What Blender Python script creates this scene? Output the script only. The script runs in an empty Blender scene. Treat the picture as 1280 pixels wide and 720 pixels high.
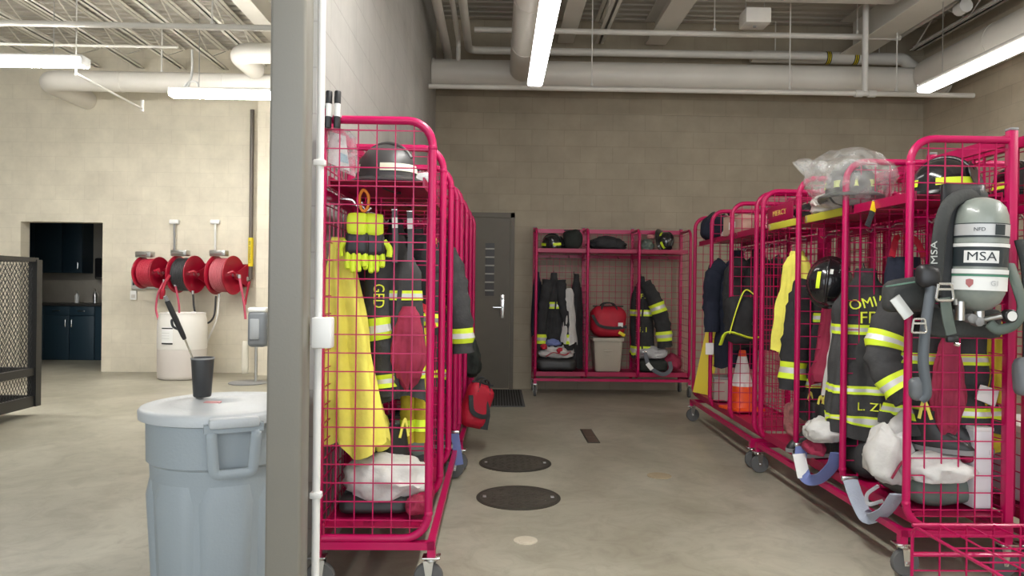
import bpy, bmesh, math, random
from mathutils import Vector, Matrix, noise, Euler
PI = math.pi
sin, cos = math.sin, math.cos
scene = bpy.context.scene
COL = scene.collection
V = Vector

# ------------------------------------------------------------------ camera
FPX = 910.0
CAMZ = 1.28
YAW, PITCH, ROLL = math.atan(18 / FPX), -1.8 / FPX, 0.012
CR = Matrix.Rotation(-YAW, 3, 'Z') @ Matrix.Rotation(PI / 2 + PITCH, 3, 'X') @ Matrix.Rotation(ROLL, 3, 'Z')
cam = bpy.data.cameras.new('camera')
cam.sensor_width = 36
cam.lens = FPX / 1280 * 36
cam.clip_start = 0.05
camo = bpy.data.objects.new('camera', cam)
M4 = CR.to_4x4(); M4.translation = V((0, 0, CAMZ))
camo.matrix_world = M4
COL.objects.link(camo)
scene.camera = camo


def P(px, py, Y):
    """world point seen at a photo pixel, at world depth Y"""
    d = CR @ V(((px - 640) / FPX, (360 - py) / FPX, -1))
    t = Y / d.y
    return V((d.x * t, Y, CAMZ + d.z * t))


# ------------------------------------------------------------------ materials
MATS = {}


def mat(name, col, rough=0.5, metal=0.0, bump=0.0, bscale=60, var=0.0, vscale=6, emit=None, estr=0, spec=0.5, alpha=1, trans=0, coat=0, bdetail=3, sheen=0):
    if name in MATS:
        return MATS[name]
    m = bpy.data.materials.new(name); m.use_nodes = True
    nt = m.node_tree; b = nt.nodes['Principled BSDF']
    c4 = (*col, 1)
    b.inputs['Base Color'].default_value = c4
    b.inputs['Roughness'].default_value = rough
    b.inputs['Metallic'].default_value = metal
    b.inputs['Specular IOR Level'].default_value = spec
    b.inputs['Alpha'].default_value = alpha
    b.inputs['Transmission Weight'].default_value = trans
    b.inputs['Coat Weight'].default_value = coat
    b.inputs['Sheen Weight'].default_value = sheen
    if emit:
        b.inputs['Emission Color'].default_value = (*emit, 1)
        b.inputs['Emission Strength'].default_value = estr
    if bump or var:
        tc = nt.nodes.new('ShaderNodeTexCoord')
    if bump:
        n = nt.nodes.new('ShaderNodeTexNoise'); n.inputs['Scale'].default_value = bscale; n.inputs['Detail'].default_value = bdetail
        nt.links.new(tc.outputs['Object'], n.inputs['Vector'])
        bp = nt.nodes.new('ShaderNodeBump'); bp.inputs['Strength'].default_value = bump; bp.inputs['Distance'].default_value = 0.01
        nt.links.new(n.outputs['Fac'], bp.inputs['Height']); nt.links.new(bp.outputs['Normal'], b.inputs['Normal'])
    if var:
        n2 = nt.nodes.new('ShaderNodeTexNoise'); n2.inputs['Scale'].default_value = vscale; n2.inputs['Detail'].default_value = 5
        nt.links.new(tc.outputs['Object'], n2.inputs['Vector'])
        r = nt.nodes.new('ShaderNodeValToRGB')
        r.color_ramp.elements[0].position = 0.3; r.color_ramp.elements[1].position = 0.7
        r.color_ramp.elements[0].color = (*[max(0, x * (1 - var)) for x in col], 1)
        r.color_ramp.elements[1].color = (*[min(1, x * (1 + var)) for x in col], 1)
        nt.links.new(n2.outputs['Fac'], r.inputs['Fac']); nt.links.new(r.outputs['Color'], b.inputs['Base Color'])
    MATS[name] = m
    return m


def block_mat(name, axis, c1, c2, mortar):
    """smooth concrete block wall; axis = world axis that runs along the courses"""
    m = bpy.data.materials.new(name); m.use_nodes = True
    nt = m.node_tree; b = nt.nodes['Principled BSDF']; L = nt.links.new
    g = nt.nodes.new('ShaderNodeNewGeometry'); sp = nt.nodes.new('ShaderNodeSeparateXYZ'); cb = nt.nodes.new('ShaderNodeCombineXYZ')
    L(g.outputs['Position'], sp.inputs[0]); L(sp.outputs[axis], cb.inputs['X']); L(sp.outputs['Z'], cb.inputs['Y'])
    br = nt.nodes.new('ShaderNodeTexBrick')
    br.inputs['Color1'].default_value = (*c1, 1); br.inputs['Color2'].default_value = (*c2, 1); br.inputs['Mortar'].default_value = (*mortar, 1)
    br.inputs['Scale'].default_value = 1; br.inputs['Mortar Size'].default_value = 0.004; br.inputs['Mortar Smooth'].default_value = 0.3
    br.inputs['Brick Width'].default_value = 0.406; br.inputs['Row Height'].default_value = 0.203; br.inputs['Bias'].default_value = 0.0
    L(cb.outputs[0], br.inputs['Vector'])
    n = nt.nodes.new('ShaderNodeTexNoise'); n.inputs['Scale'].default_value = 2.2; n.inputs['Detail'].default_value = 8; n.inputs['Roughness'].default_value = .65
    L(g.outputs['Position'], n.inputs['Vector'])
    mr = nt.nodes.new('ShaderNodeMapRange'); mr.inputs['From Min'].default_value = .3; mr.inputs['From Max'].default_value = .7
    mr.inputs['To Min'].default_value = .86; mr.inputs['To Max'].default_value = 1.1
    L(n.outputs['Fac'], mr.inputs['Value'])
    mx = nt.nodes.new('ShaderNodeMix'); mx.data_type = 'RGBA'; mx.blend_type = 'MULTIPLY'; mx.inputs['Factor'].default_value = 1
    L(br.outputs['Color'], mx.inputs['A']); L(mr.outputs['Result'], mx.inputs['B']); L(mx.outputs['Result'], b.inputs['Base Color'])
    bp = nt.nodes.new('ShaderNodeBump'); bp.inputs['Strength'].default_value = .35; bp.inputs['Distance'].default_value = .006; bp.invert = True
    L(br.outputs['Fac'], bp.inputs['Height']); L(bp.outputs['Normal'], b.inputs['Normal'])
    b.inputs['Roughness'].default_value = .7
    MATS[name] = m
    return m


def floor_mat():
    m = bpy.data.materials.new('polished_concrete'); m.use_nodes = True
    nt = m.node_tree; b = nt.nodes['Principled BSDF']; L = nt.links.new
    g = nt.nodes.new('ShaderNodeNewGeometry')
    def nz(sc, det, ro=.6, dist=0):
        n = nt.nodes.new('ShaderNodeTexNoise'); n.inputs['Scale'].default_value = sc; n.inputs['Detail'].default_value = det
        n.inputs['Roughness'].default_value = ro; n.inputs['Distortion'].default_value = dist
        L(g.outputs['Position'], n.inputs['Vector']); return n
    a = nz(.9, 9, .62, .6); c = nz(5, 8, .7, 1.2); d = nz(.35, 3)
    r = nt.nodes.new('ShaderNodeValToRGB'); e = r.color_ramp.elements
    e[0].position = .3; e[0].color = (.265, .245, .185, 1); e[1].position = .7; e[1].color = (.47, .452, .37, 1)
    L(a.outputs['Fac'], r.inputs['Fac'])
    r2 = nt.nodes.new('ShaderNodeValToRGB'); e = r2.color_ramp.elements
    e[0].position = .33; e[0].color = (.72, .70, .68, 1); e[1].position = .55; e[1].color = (1, 1, 1, 1)
    L(c.outputs['Fac'], r2.inputs['Fac'])
    mx = nt.nodes.new('ShaderNodeMix'); mx.data_type = 'RGBA'; mx.blend_type = 'MULTIPLY'; mx.inputs['Factor'].default_value = .8
    L(r.outputs['Color'], mx.inputs['A']); L(r2.outputs['Color'], mx.inputs['B'])
    # saw-cut joints every 4.5 m
    sp = nt.nodes.new('ShaderNodeSeparateXYZ'); L(g.outputs['Position'], sp.inputs[0])
    L(mx.outputs['Result'], b.inputs['Base Color'])
    mr = nt.nodes.new('ShaderNodeMapRange'); mr.inputs['To Min'].default_value = .28; mr.inputs['To Max'].default_value = .55
    L(c.outputs['Fac'], mr.inputs['Value']); L(mr.outputs['Result'], b.inputs['Roughness'])
    bp = nt.nodes.new('ShaderNodeBump'); bp.inputs['Strength'].default_value = .05; bp.inputs['Distance'].default_value = .01
    L(c.outputs['Fac'], bp.inputs['Height']); L(bp.outputs['Normal'], b.inputs['Normal'])
    MATS['concrete'] = m
    return m


# rack and metal
RED = mat('red_powder_coat', (.44, .002, .082), .34, 0, spec=.38, coat=.1, var=.06, vscale=4)
REDD = mat('red_sheet', (.35, .002, .056), .38, 0, var=.06, vscale=3)
CHROME = mat('zinc_steel', (.72, .72, .70), .22, 1)
STEEL = mat('brushed_steel', (.55, .55, .54), .35, 1)
BLKM = mat('black_metal', (.02, .02, .02), .5)
RUB = mat('grey_rubber', (.10, .10, .10), .7)
BLK = mat('black_plastic', (.018, .018, .02), .38)
BLKG = mat('black_gloss', (.014, .014, .016), .18, coat=.4)
GREYP = mat('mid_grey_plastic', (.22, .22, .22), .5)
WHITEP = mat('white_plastic', (.78, .78, .76), .4)
WHITEM = mat('white_paint', (.70, .68, .63), .45, var=.05)
DUCTM = mat('duct_paint', (.66, .63, .57), .42, var=.05, vscale=2)
# fabrics
TURN = mat('turnout_black', (.036, .036, .038), .9, bump=.5, bscale=38, var=.25, vscale=9, spec=.2)
TURN2 = mat('turnout_charcoal', (.055, .055, .056), .9, bump=.5, bscale=38, var=.22, vscale=9, spec=.2)
NAVY = mat('navy_cloth', (.022, .026, .042), .9, bump=.4, bscale=40, var=.2, spec=.2)
DKGRN = mat('dark_canvas', (.03, .034, .03), .9, bump=.4, bscale=40, var=.25, spec=.2)
YELF = mat('yellow_cloth', (.90, .82, .15), .8, bump=.5, bscale=30, var=.12, vscale=8, spec=.2)
OLIVE = mat('tan_yellow_cloth', (.46, .36, .03), .85, bump=.4, bscale=40, var=.2, spec=.2)
LIME = mat('lime_trim', (.68, .86, .035), .55, var=.05)
SILV = mat('silver_trim', (.62, .63, .60), .35, .2)
LET = mat('yellow_letters', (.80, .86, .06), .6)
SACK = mat('white_sack', (.58, .57, .55), .75, bump=.6, bscale=25, var=.1, vscale=10)
SACKG = mat('grey_cloth', (.42, .42, .43), .85, bump=.5, bscale=30, var=.15)
MAROON = mat('maroon_cloth', (.30, .02, .06), .8, bump=.5, bscale=30, var=.18, vscale=8)
REDF = mat('red_nylon', (.46, .008, .03), .6, bump=.4, bscale=30, var=.12, vscale=8)
BLUES = mat('blue_webbing', (.15, .19, .42), .7, bump=.3, bscale=80)
GREYS = mat('grey_webbing', (.33, .36, .43), .7, bump=.3, bscale=80)
BLKS = mat('black_webbing', (.03, .032, .034), .75, bump=.3, bscale=90)
RUBBER = mat('boot_rubber', (.02, .02, .021), .45, bump=.15, bscale=15)
ORANGE = mat('orange_plastic', (.85, .09, .012), .4)
ORNGW = mat('orange_webbing', (.80, .25, .02), .6)
BEIGE = mat('beige_plastic', (.42, .38, .31), .45)
TAN = mat('tan_cardboard', (.50, .33, .26), .8)
YELP = mat('yellow_plastic', (.78, .60, .015), .4)
GREENP = mat('grey_green', (.11, .14, .12), .6, var=.2)


# ------------------------------------------------------------------ mesh builder
def frame_of(d, ref=None):
    d = d.normalized()
    u = ref if ref is not None else (V((0, 0, 1)) if abs(d.z) < .9 else V((1, 0, 0)))
    a = u.cross(d)
    if a.length < 1e-6:
        a = V((1, 0, 0)).cross(d)
    a.normalize()
    return a, d.cross(a).normalized()


def smooth_path(pts, n=8):
    """Catmull-Rom resample"""
    pts = [V(p) for p in pts]
    if len(pts) < 3:
        return [pts[0].lerp(pts[1], i / n) for i in range(n + 1)]
    q = [pts[0] * 2 - pts[1]] + pts + [pts[-1] * 2 - pts[-2]]
    out = []
    for i in range(1, len(q) - 2):
        for k in range(n):
            t = k / n
            a, b, c, d = q[i - 1], q[i], q[i + 1], q[i + 2]
            out.append(.5 * ((2 * b) + (c - a) * t + (2 * a - 5 * b + 4 * c - d) * t * t + (3 * b - a - 3 * c + d) * t ** 3))
    out.append(pts[-1])
    return out


def arc_corner(pts, r, n=5):
    """round the inner corners of a polyline"""
    pts = [V(p) for p in pts]; out = [pts[0]]
    for i in range(1, len(pts) - 1):
        a, b, c = pts[i - 1], pts[i], pts[i + 1]
        d1 = (a - b).normalized(); d2 = (c - b).normalized()
        ang = d1.angle(d2)
        if ang > PI - .02:
            out.append(b); continue
        t = min(r / math.tan(ang / 2), .49 * (a - b).length, .49 * (c - b).length); rr = t * math.tan(ang / 2)
        cen = b + (d1 + d2).normalized() * (rr / sin(ang / 2))
        s = b + d1 * t - cen; e = b + d2 * t - cen
        for k in range(n + 1):
            w = k / n; om = s.angle(e)
            out.append(cen + (s * sin((1 - w) * om) + e * sin(w * om)) / sin(om))
    out.append(pts[-1])
    return out


class MB:
    def __init__(s):
        s.v = []; s.f = []; s.m = []

    def add(s, verts, faces, mi=0):
        o = len(s.v); s.v += [V(p) for p in verts]
        for f in faces:
            s.f.append([i + o for i in f]); s.m.append(mi)
        return s

    def box(s, c, d, R=None, mi=0):
        c = V(c); h = V(d) / 2; pts = []
        for x in (-1, 1):
            for y in (-1, 1):
                for z in (-1, 1):
                    p = V((x * h.x, y * h.y, z * h.z))
                    pts.append(c + (R @ p if R else p))
        return s.add(pts, [(0, 1, 3, 2), (4, 6, 7, 5), (0, 4, 5, 1), (2, 3, 7, 6), (0, 2, 6, 4), (1, 5, 7, 3)], mi)

    def bx(s, x0, x1, y0, y1, z0, z1, mi=0):
        return s.box(((x0 + x1) / 2, (y0 + y1) / 2, (z0 + z1) / 2), (x1 - x0, y1 - y0, z1 - z0), None, mi)

    def rbox(s, c, d, r=.01, seg=2, R=None, mi=0, fn=None):
        bm = bmesh.new(); bmesh.ops.create_cube(bm, size=1)
        for v in bm.verts:
            v.co = V((v.co.x * d[0], v.co.y * d[1], v.co.z * d[2]))
        bmesh.ops.bevel(bm, geom=list(bm.edges), offset=min(r, .49 * min(d)), segments=seg, affect='EDGES', profile=.5)
        return s.from_bm(bm, c, R, mi, fn)

    def softbox(s, c, d, r=.05, amp=.01, freq=6, seed=0, R=None, mi=0, fn=None, sub=3):
        """rounded, slightly bulging cloth block"""
        bm = bmesh.new(); bmesh.ops.create_cube(bm, size=2)
        bmesh.ops.subdivide_edges(bm, edges=list(bm.edges), cuts=2 ** sub, use_grid_fill=True)
        h = V(d) / 2
        for v in bm.verts:
            p = V((v.co.x * h.x, v.co.y * h.y, v.co.z * h.z))
            q = V([max(-(h[i] - min(r, h[i] * .99)), min(h[i] - min(r, h[i] * .99), p[i])) for i in range(3)])
            dd = p - q
            p = q + (dd.normalized() * r if dd.length > 1e-6 else dd)
            nn = noise.noise_vector(p * freq + V((seed * 7.3, seed * 3.1, 1.7)))
            p += nn * amp
            v.co = fn(p) if fn else p
        return s.from_bm(bm, c, R, mi)

    def from_bm(s, bm, c=(0, 0, 0), R=None, mi=0, fn=None):
        c = V(c); bm.verts.index_update(); pts = []
        for v in bm.verts:
            p = fn(v.co.copy()) if fn else v.co
            pts.append(c + (R @ p if R else p))
        fs = [[v.index for v in f.verts] for f in bm.faces]
        bm.free()
        return s.add(pts, fs, mi)

    def tube(s, pts, r, n=8, caps=True, mi=0, closed=False, flat=None, ref=None):
        """r: radius or list; flat=(a,b) makes an elliptical section a along ref-cross, b along ref"""
        pts = [V(p) for p in pts]; N = len(pts); rings = []
        pa = None
        for i, p in enumerate(pts):
            if closed:
                d = pts[(i + 1) % N] - pts[i - 1]
            else:
                d = pts[min(i + 1, N - 1)] - pts[max(i - 1, 0)]
            if d.length < 1e-9:
                d = V((0, 0, 1))
            if pa is None or ref is not None:
                a, b = frame_of(d, ref)
            else:
                d = d.normalized(); a = (pa - d * pa.dot(d))
                a = a.normalized() if a.length > 1e-6 else frame_of(d)[0]
                b = d.cross(a).normalized()
            pa = a
            rr = r[i] if isinstance(r, (list, tuple)) else r
            if isinstance(rr, tuple):
                ra, rb = rr
            else:
                ra = rb = rr
            if flat:
                ra *= flat[0]; rb *= flat[1]
            rings.append([p + a * (ra * cos(2 * PI * k / n + PI / n)) + b * (rb * sin(2 * PI * k / n + PI / n)) for k in range(n)])
        return s.loft(rings, caps and not closed, mi, closed)

    def loft(s, rings, caps=True, mi=0, closed=False):
        n = len(rings[0]); N = len(rings); pts = [p for r in rings for p in r]; fs = []
        for i in range(N if closed else N - 1):
            j = (i + 1) % N
            for k in range(n):
                l = (k + 1) % n
                fs.append((i * n + k, i * n + l, j * n + l, j * n + k))
        if caps:
            fs.append(tuple(range(n - 1, -1, -1))); fs.append(tuple((N - 1) * n + k for k in range(n)))
        return s.add(pts, fs, mi)

    def bar(s, a, b, r, mi=0):
        return s.tube([a, b], r, 4, True, mi)

    def lathe(s, prof, n=24, M=None, mi=0, caps=True):
        rings = []
        for (r, z) in prof:
            ring = [V((max(r, 1e-4) * cos(2 * PI * k / n), max(r, 1e-4) * sin(2 * PI * k / n), z)) for k in range(n)]
            rings.append([(M @ p if M else p) for p in ring])
        return s.loft(rings, caps, mi)

    def ball(s, c, r, R=None, seg=16, mi=0, amp=0, freq=5, seed=0, zmin=None, fn=None):
        c = V(c); r = V(r) if not isinstance(r, (int, float)) else V((r, r, r))
        bm = bmesh.new(); bmesh.ops.create_icosphere(bm, subdivisions=4 if seg > 12 else 3, radius=1)
        for v in bm.verts:
            p = v.co.copy()
            if amp:
                q = p * freq + V((seed * 5.1, seed * 9.7, seed * 2.3))
                p *= 1 + amp * (noise.noise(q) + .6 * abs(noise.noise(q * 2.3)) - .2)
            p = V((p.x * r.x, p.y * r.y, p.z * r.z))
            if fn:
                p = fn(p)
            v.co = p
        if R is None:
            for v in bm.verts:
                if zmin is not None and v.co.z + c.z < zmin:
                    v.co.z = zmin - c.z + (v.co.z + c.z - zmin) * .02
        return s.from_bm(bm, c, R, mi)

    def prism(s, outline, h, M=None, mi=0):
        n = len(outline)
        pts = [V((x, y, 0)) for x, y in outline] + [V((x, y, h)) for x, y in outline]
        if M:
            pts = [M @ p for p in pts]
        fs = [tuple(range(n - 1, -1, -1)), tuple(range(n, 2 * n))] + [(i, (i + 1) % n, n + (i + 1) % n, n + i) for i in range(n)]
        return s.add(pts, fs, mi)

    def text(s, t, size, M=None, depth=.002, mi=0, fn=None, sx=1):
        cu = bpy.data.curves.new('lettering', 'FONT'); cu.body = t; cu.size = size; cu.extrude = depth / 2
        cu.align_x = 'CENTER'; cu.align_y = 'CENTER'; cu.offset = 0; cu.resolution_u = 3
        o = bpy.data.objects.new('lettering', cu); COL.objects.link(o)
        bpy.context.view_layer.update()
        me = o.evaluated_get(bpy.context.evaluated_depsgraph_get()).to_mesh()
        bm = bmesh.new(); bm.from_mesh(me)
        if fn:
            x0 = min(v.co.x for v in bm.verts); x1 = max(v.co.x for v in bm.verts); st = size * .12; x = x0 + st
            while x < x1:
                bmesh.ops.bisect_plane(bm, geom=bm.verts[:] + bm.edges[:] + bm.faces[:], plane_co=(x, 0, 0), plane_no=(1, 0, 0)); x += st
            y = -size * .5
            while y < size * .5:
                bmesh.ops.bisect_plane(bm, geom=bm.verts[:] + bm.edges[:] + bm.faces[:], plane_co=(0, y, 0), plane_no=(0, 1, 0)); y += st * 1.5
        bm.verts.index_update()
        pts = [v.co.copy() for v in bm.verts]; fs = [tuple(v.index for v in f.verts) for f in bm.faces]; bm.free()
        bpy.data.objects.remove(o); bpy.data.curves.remove(cu)
        pts = [V((p.x * sx, p.y, p.z)) for p in pts]
        if fn:
            pts = [fn(p) for p in pts]
        if M:
            pts = [M @ p for p in pts]
        return s.add(pts, fs, mi)

    def xform(s, M):
        s.v = [M @ p for p in s.v]; return s

    def build(s, name, mats, parent=None, angle=40, merge=False, loc=None, rot=None):
        me = bpy.data.meshes.new(name)
        me.from_pydata([tuple(p) for p in s.v], [], s.f)
        bm = bmesh.new(); bm.from_mesh(me)
        if merge:
            bmesh.ops.remove_doubles(bm, verts=bm.verts, dist=1e-5)
        bmesh.ops.recalc_face_normals(bm, faces=bm.faces)
        bm.to_mesh(me); bm.free()
        if not isinstance(mats, (list, tuple)):
            mats = [mats]
        for m in mats:
            me.materials.append(m)
        if not merge:
            me.polygons.foreach_set('material_index', s.m)
        me.shade_smooth()
        me.set_sharp_from_angle(angle=math.radians(angle))
        me.update()
        o = bpy.data.objects.new(name, me); COL.objects.link(o)
        if parent is not None:
            o.parent = parent
        if loc is not None:
            o.location = loc
        if rot is not None:
            o.rotation_euler = rot
        return o


def tag(o, label=None, cat=None, group=None, kind=None):
    if label: o['label'] = label
    if cat: o['category'] = cat
    if group: o['group'] = group
    if kind: o['kind'] = kind
    return o


def thing(name, label, cat, loc=(0, 0, 0), rz=0, group=None, rot=None):
    o = bpy.data.objects.new(name, None); COL.objects.link(o)
    o.empty_display_size = .1
    o.location = loc
    o.rotation_euler = rot if rot is not None else (0, 0, rz)
    return tag(o, label, cat, group)


def struct(mb, name, mats, parent=None, angle=40, label=None):
    o = mb.build(name, mats, parent, angle)
    if parent is None:
        o['kind'] = 'structure'
    if label: o['label'] = label
    return o


def copy_tree(root, loc, rz, label, group=None):
    def cp(o, par):
        c = o.copy(); COL.objects.link(c)
        if par is not None:
            c.parent = par
        for ch in o.children:
            cp(ch, c)
        return c
    r = cp(root, None)
    r.location = loc; r.rotation_euler = (0, 0, rz)
    r['label'] = label
    if group: r['group'] = group
    return r
# =================================================================== the setting
BW = block_mat('block_wall_x', 'X', (.37, .318, .235), (.345, .296, .22), (.30, .258, .19))  # same block paint, darkened to carry the dimmer light on the back wall
BWB = block_mat('block_wall_bay', 'X', (.68, .625, .50), (.655, .60, .48), (.62, .565, .45))  # same block, lightened in colour to carry the brighter light of the bay
BWR = block_mat('block_wall_right', 'Y', (.52, .45, .335), (.49, .425, .315), (.43, .37, .28))
BWY = block_mat('block_wall_y', 'Y', (.385, .377, .352), (.365, .357, .333), (.315, .307, .287))
FLOORM = floor_mat()
DECKM = mat('deck_paint', (.46, .43, .37), .5, var=.06, vscale=1.5)
BEAMM = mat('beam_paint', (.70, .67, .60), .45, var=.05, vscale=2)
DOORM = mat('door_paint', (.12, .102, .074), .5, var=.05)
COLM = mat('column_paint', (.205, .195, .168), .35, bump=.05, bscale=120)
GLASS = mat('door_glass', (.045, .038, .032), .25, spec=.25)

XR, XB, YB, YL, H = 5.35, -9.0, 9.1, 10.46, 4.6   # right wall, far left wall, back walls, deck
YF = -5.0                                         # open front of the bays
mb = MB(); mb.bx(XB - .2, XR + .2, YF, 14.2, -.2, 0); struct(mb, 'floor', FLOORM)
mb = MB(); mb.bx(-1.0, XR, YB, YB + .2, 0, H + .3); struct(mb, 'wall_back', BW)
mb = MB(); mb.bx(XR, XR + .2, YF, YB + .2, 0, H + .3); struct(mb, 'wall_right', BWR)
mb = MB(); mb.bx(-1.0, -.80, 3.22, YB, 0, H + .3); struct(mb, 'wall_left', BWY)
mb = MB(); mb.bx(XB - .2, XB, YF, YL, 0, H + .3); struct(mb, 'wall_side', BWY)
DX0, DX1, DZ = -6.77, -5.62, 2.12                 # doorway to the kitchen
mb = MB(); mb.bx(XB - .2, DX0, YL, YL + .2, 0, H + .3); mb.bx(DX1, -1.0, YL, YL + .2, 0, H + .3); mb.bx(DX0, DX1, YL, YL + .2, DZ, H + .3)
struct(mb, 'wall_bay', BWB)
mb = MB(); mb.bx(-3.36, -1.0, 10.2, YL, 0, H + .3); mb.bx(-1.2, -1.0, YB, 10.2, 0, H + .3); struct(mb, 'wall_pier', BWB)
# roof deck, ribs running across the bays
prof = []; y = YF; k = 0
while y < 10.8:
    prof += [(y, H), (y + .085, H), (y + .105, H + .045), (y + .135, H + .045)]; y += .152
mb = MB(); n = len(prof)
pts = [V((XB - .2, a, b)) for a, b in prof] + [V((XR + .2, a, b)) for a, b in prof]
mb.add(pts, [(i, i + 1, n + i + 1, n + i) for i in range(n - 1)])
mb.bx(XB - .2, XR + .2, YF, 10.8, H + .08, H + .3)
struct(mb, 'ceiling', DECKM)
# kitchen beyond the doorway
KW = mat('kitchen_paint', (.34, .31, .26), .7, var=.05)
mb = MB(); mb.bx(-8.2, -3.9, 12.6, 12.8, 0, 2.8); struct(mb, 'wall_kitchen_back', KW)
mb = MB(); mb.bx(-4.1, -3.9, YL + .2, 12.6, 0, 2.8); struct(mb, 'wall_kitchen_right', KW)
mb = MB(); mb.bx(-8.4, -8.2, YL + .2, 12.8, 0, 2.8); struct(mb, 'wall_kitchen_left', KW)
mb = MB(); mb.bx(-8.4, -3.9, YL + .2, 12.8, 2.8, 2.9); struct(mb, 'ceiling_kitchen', KW)

# ------------------------------------------------------------------- steel door in the back wall
dl, dr = -.33, .245
door = thing('door_1', 'olive-brown steel door with a narrow glass lite and lever handle, in the back wall', 'door', (0, YB, 0)); door['kind'] = 'structure'
dw0, dw1 = -.70, .155
mb = MB()
for a, b in ((dw0 - .05, dw0), (dw1, dw1 + .05)):
    mb.bx(a, b, -.02, .03, 0, 2.20)
mb.bx(dw0 - .05, dw1 + .05, -.02, .03, 2.14, 2.20)
mb.build('door_frame', DOORM, door)
gx0, gx1, gz0, gz1 = -.158, -.045, 1.16, 1.82
mb = MB()
for a, b, c, d in ((dw0 + .004, gx0, .01, 2.136), (gx1, dw1 - .004, .01, 2.136), (gx0, gx1, .01, gz0), (gx0, gx1, gz1, 2.136)):
    mb.bx(a, b, -.006, .02, c, d)
mb.build('door_leaf', DOORM, door)
mb = MB(); t = .012
mb.bx(gx0 - t, gx0, -.014, .0, gz0 - t, gz1 + t); mb.bx(gx1, gx1 + t, -.014, .0, gz0 - t, gz1 + t)
mb.bx(gx0, gx1, -.014, .0, gz0 - t, gz0); mb.bx(gx0, gx1, -.014, 0, gz1, gz1 + t)
lite = mb.build('lite_frame', DOORM, door)
mb = MB(); mb.bx(gx0, gx1, -.006, -.002, gz0, gz1); mb.build('pane', GLASS, lite)
mb = MB()
for i in range(6):
    z = gz0 + .06 + i * .104; mb.bx(gx0, gx1, -.012, -.004, z, z + .016)
mb.build('bar', mat('lite_bar', (.42, .40, .35), .5), lite)
h = MB(); h.rbox((.06, -.016, 1.03), (.055, .02, .30), .006); hp = h.build('door_handle', CHROME, door)
h = MB(); h.tube(arc_corner([(.06, -.02, 1.02), (.06, -.065, 1.02), (-.055, -.065, 1.02)], .012), .011, 8); h.build('lever', CHROME, hp)
h = MB(); h.lathe([(.014, 0), (.014, .012), (.008, .014)], 12, Matrix.Translation((.06, -.026, 1.13)) @ Matrix.Rotation(PI / 2, 4, 'X')); h.build('key_cylinder', STEEL, hp)

# ------------------------------------------------------------------- steel column at the wall end
col = thing('steel_column', 'grey painted square steel column standing at the near end of the dividing wall', 'column', (-.697, 2.455, 0))
mb = MB(); mb.rbox((0, 0, 2.3), (.118, .105, 4.6), .012, 3); mb.build('shaft', COLM, col)
mb = MB(); mb.rbox((0, 0, .012), (.20, .17, .024), .004); mb.build('base_plate', COLM, col)
cd = thing('conduit', 'white surface conduit running down the right side of the grey column', 'conduit', (-.620, 2.535, 0))
mb = MB(); mb.tube([(0, 0, 0.02), (0, 0, 4.58)], .0135, 12); mb.build('pipe', WHITEP, cd)
mb = MB(); mb.rbox((.025, -.035, 1.115), (.068, .05, .105), .006); mb.build('junction_box', WHITEP, cd)
for z in (1.70, .55, 2.5):
    mb = MB(); mb.rbox((0, -.002, z), (.04, .03, .022), .004); mb.build('pipe_clip', WHITEP, cd)

# ------------------------------------------------------------------- floor fittings
def disc(px, py, Rw, name, label, cat, m, pattern=False, group=None):
    d = CR @ V(((px - 640) / FPX, (360 - py) / FPX, -1)); t = -CAMZ / d.z
    x, y = d.x * t, d.y * t
    th = thing(name, label, cat, (x, y, 0), 0, group)
    mb = MB(); mb.lathe([(Rw, .0), (Rw, .004), (Rw - .012, .006), (Rw - .02, .004), (0, .004)], 48); mb.build('rim', m[0], th)
    mb = MB(); mb.lathe([(Rw - .022, .002), (Rw - .022, .006), (0, .006)], 48)
    if pattern:
        q = .05; k = int(Rw / q) + 1
        for i in range(-k, k + 1):
            for j in range(-k, k + 1):
                a, b = i * q, j * q
                if math.hypot(a, b) < Rw - .05:
                    mb.rbox((a, b, .0065), (.034, .012, .003), .001, 1, Matrix.Rotation(PI / 4 * (1 if (i + j) % 2 else -1), 3, 'Z'))
    mb.build('cover', m[1], th)
    return th, x, y
IRON = mat('cast_iron', (.075, .068, .055), .5, .3, bump=.4, bscale=25, var=.25, vscale=9)
IRON2 = mat('cast_iron_rim', (.055, .05, .04), .55, .3)
for (px, py, rw, lab) in ((644, 579, .262, 'round dark iron manhole cover, the farther of the two in the aisle floor'),
                          (648, 622, .256, 'round dark iron manhole cover, the nearer of the two in the aisle floor')):
    th, x, y = disc(px, py, rw, 'manhole_cover', lab, 'manhole cover', (IRON2, IRON), True, 'manhole covers in the floor')
    for s in (-1, 1):
        mb = MB(); mb.rbox((s * (rw - .05), 0, .008), (.02, .035, .004), .001); mb.build('lift_slot', STEEL, th)
CLM = mat('cleanout_tan', (.36, .29, .19), .6, var=.1); CLM2 = mat('cleanout_pale', (.55, .50, .40), .6, var=.1)
disc(824, 595, .082, 'floor_cleanout', 'small round tan cleanout cap in the floor by the right row of racks', 'cleanout cap', (CLM, CLM))
disc(657, 676, .060, 'floor_cleanout', 'small round pale cleanout cap in the floor nearest the camera', 'cleanout cap', (CLM2, CLM2))
a = P(737, 545, 1); d = CR @ V(((737 - 640) / FPX, (360 - 545) / FPX, -1)); t = -CAMZ / d.z
dp = thing('drain_plate', 'small rectangular rusty brown drain plate flush in the aisle floor', 'drain plate', (d.x * t, d.y * t, 0), 0)
mb = MB(); mb.rbox((0, 0, .003), (.105, .56, .006), .002); mb.build('frame', IRON2, dp)
mb = MB()
for i in range(9):
    mb.bx(-.04, .04, -.26 + i * .06, -.225 + i * .06, .004, .008)
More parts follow.
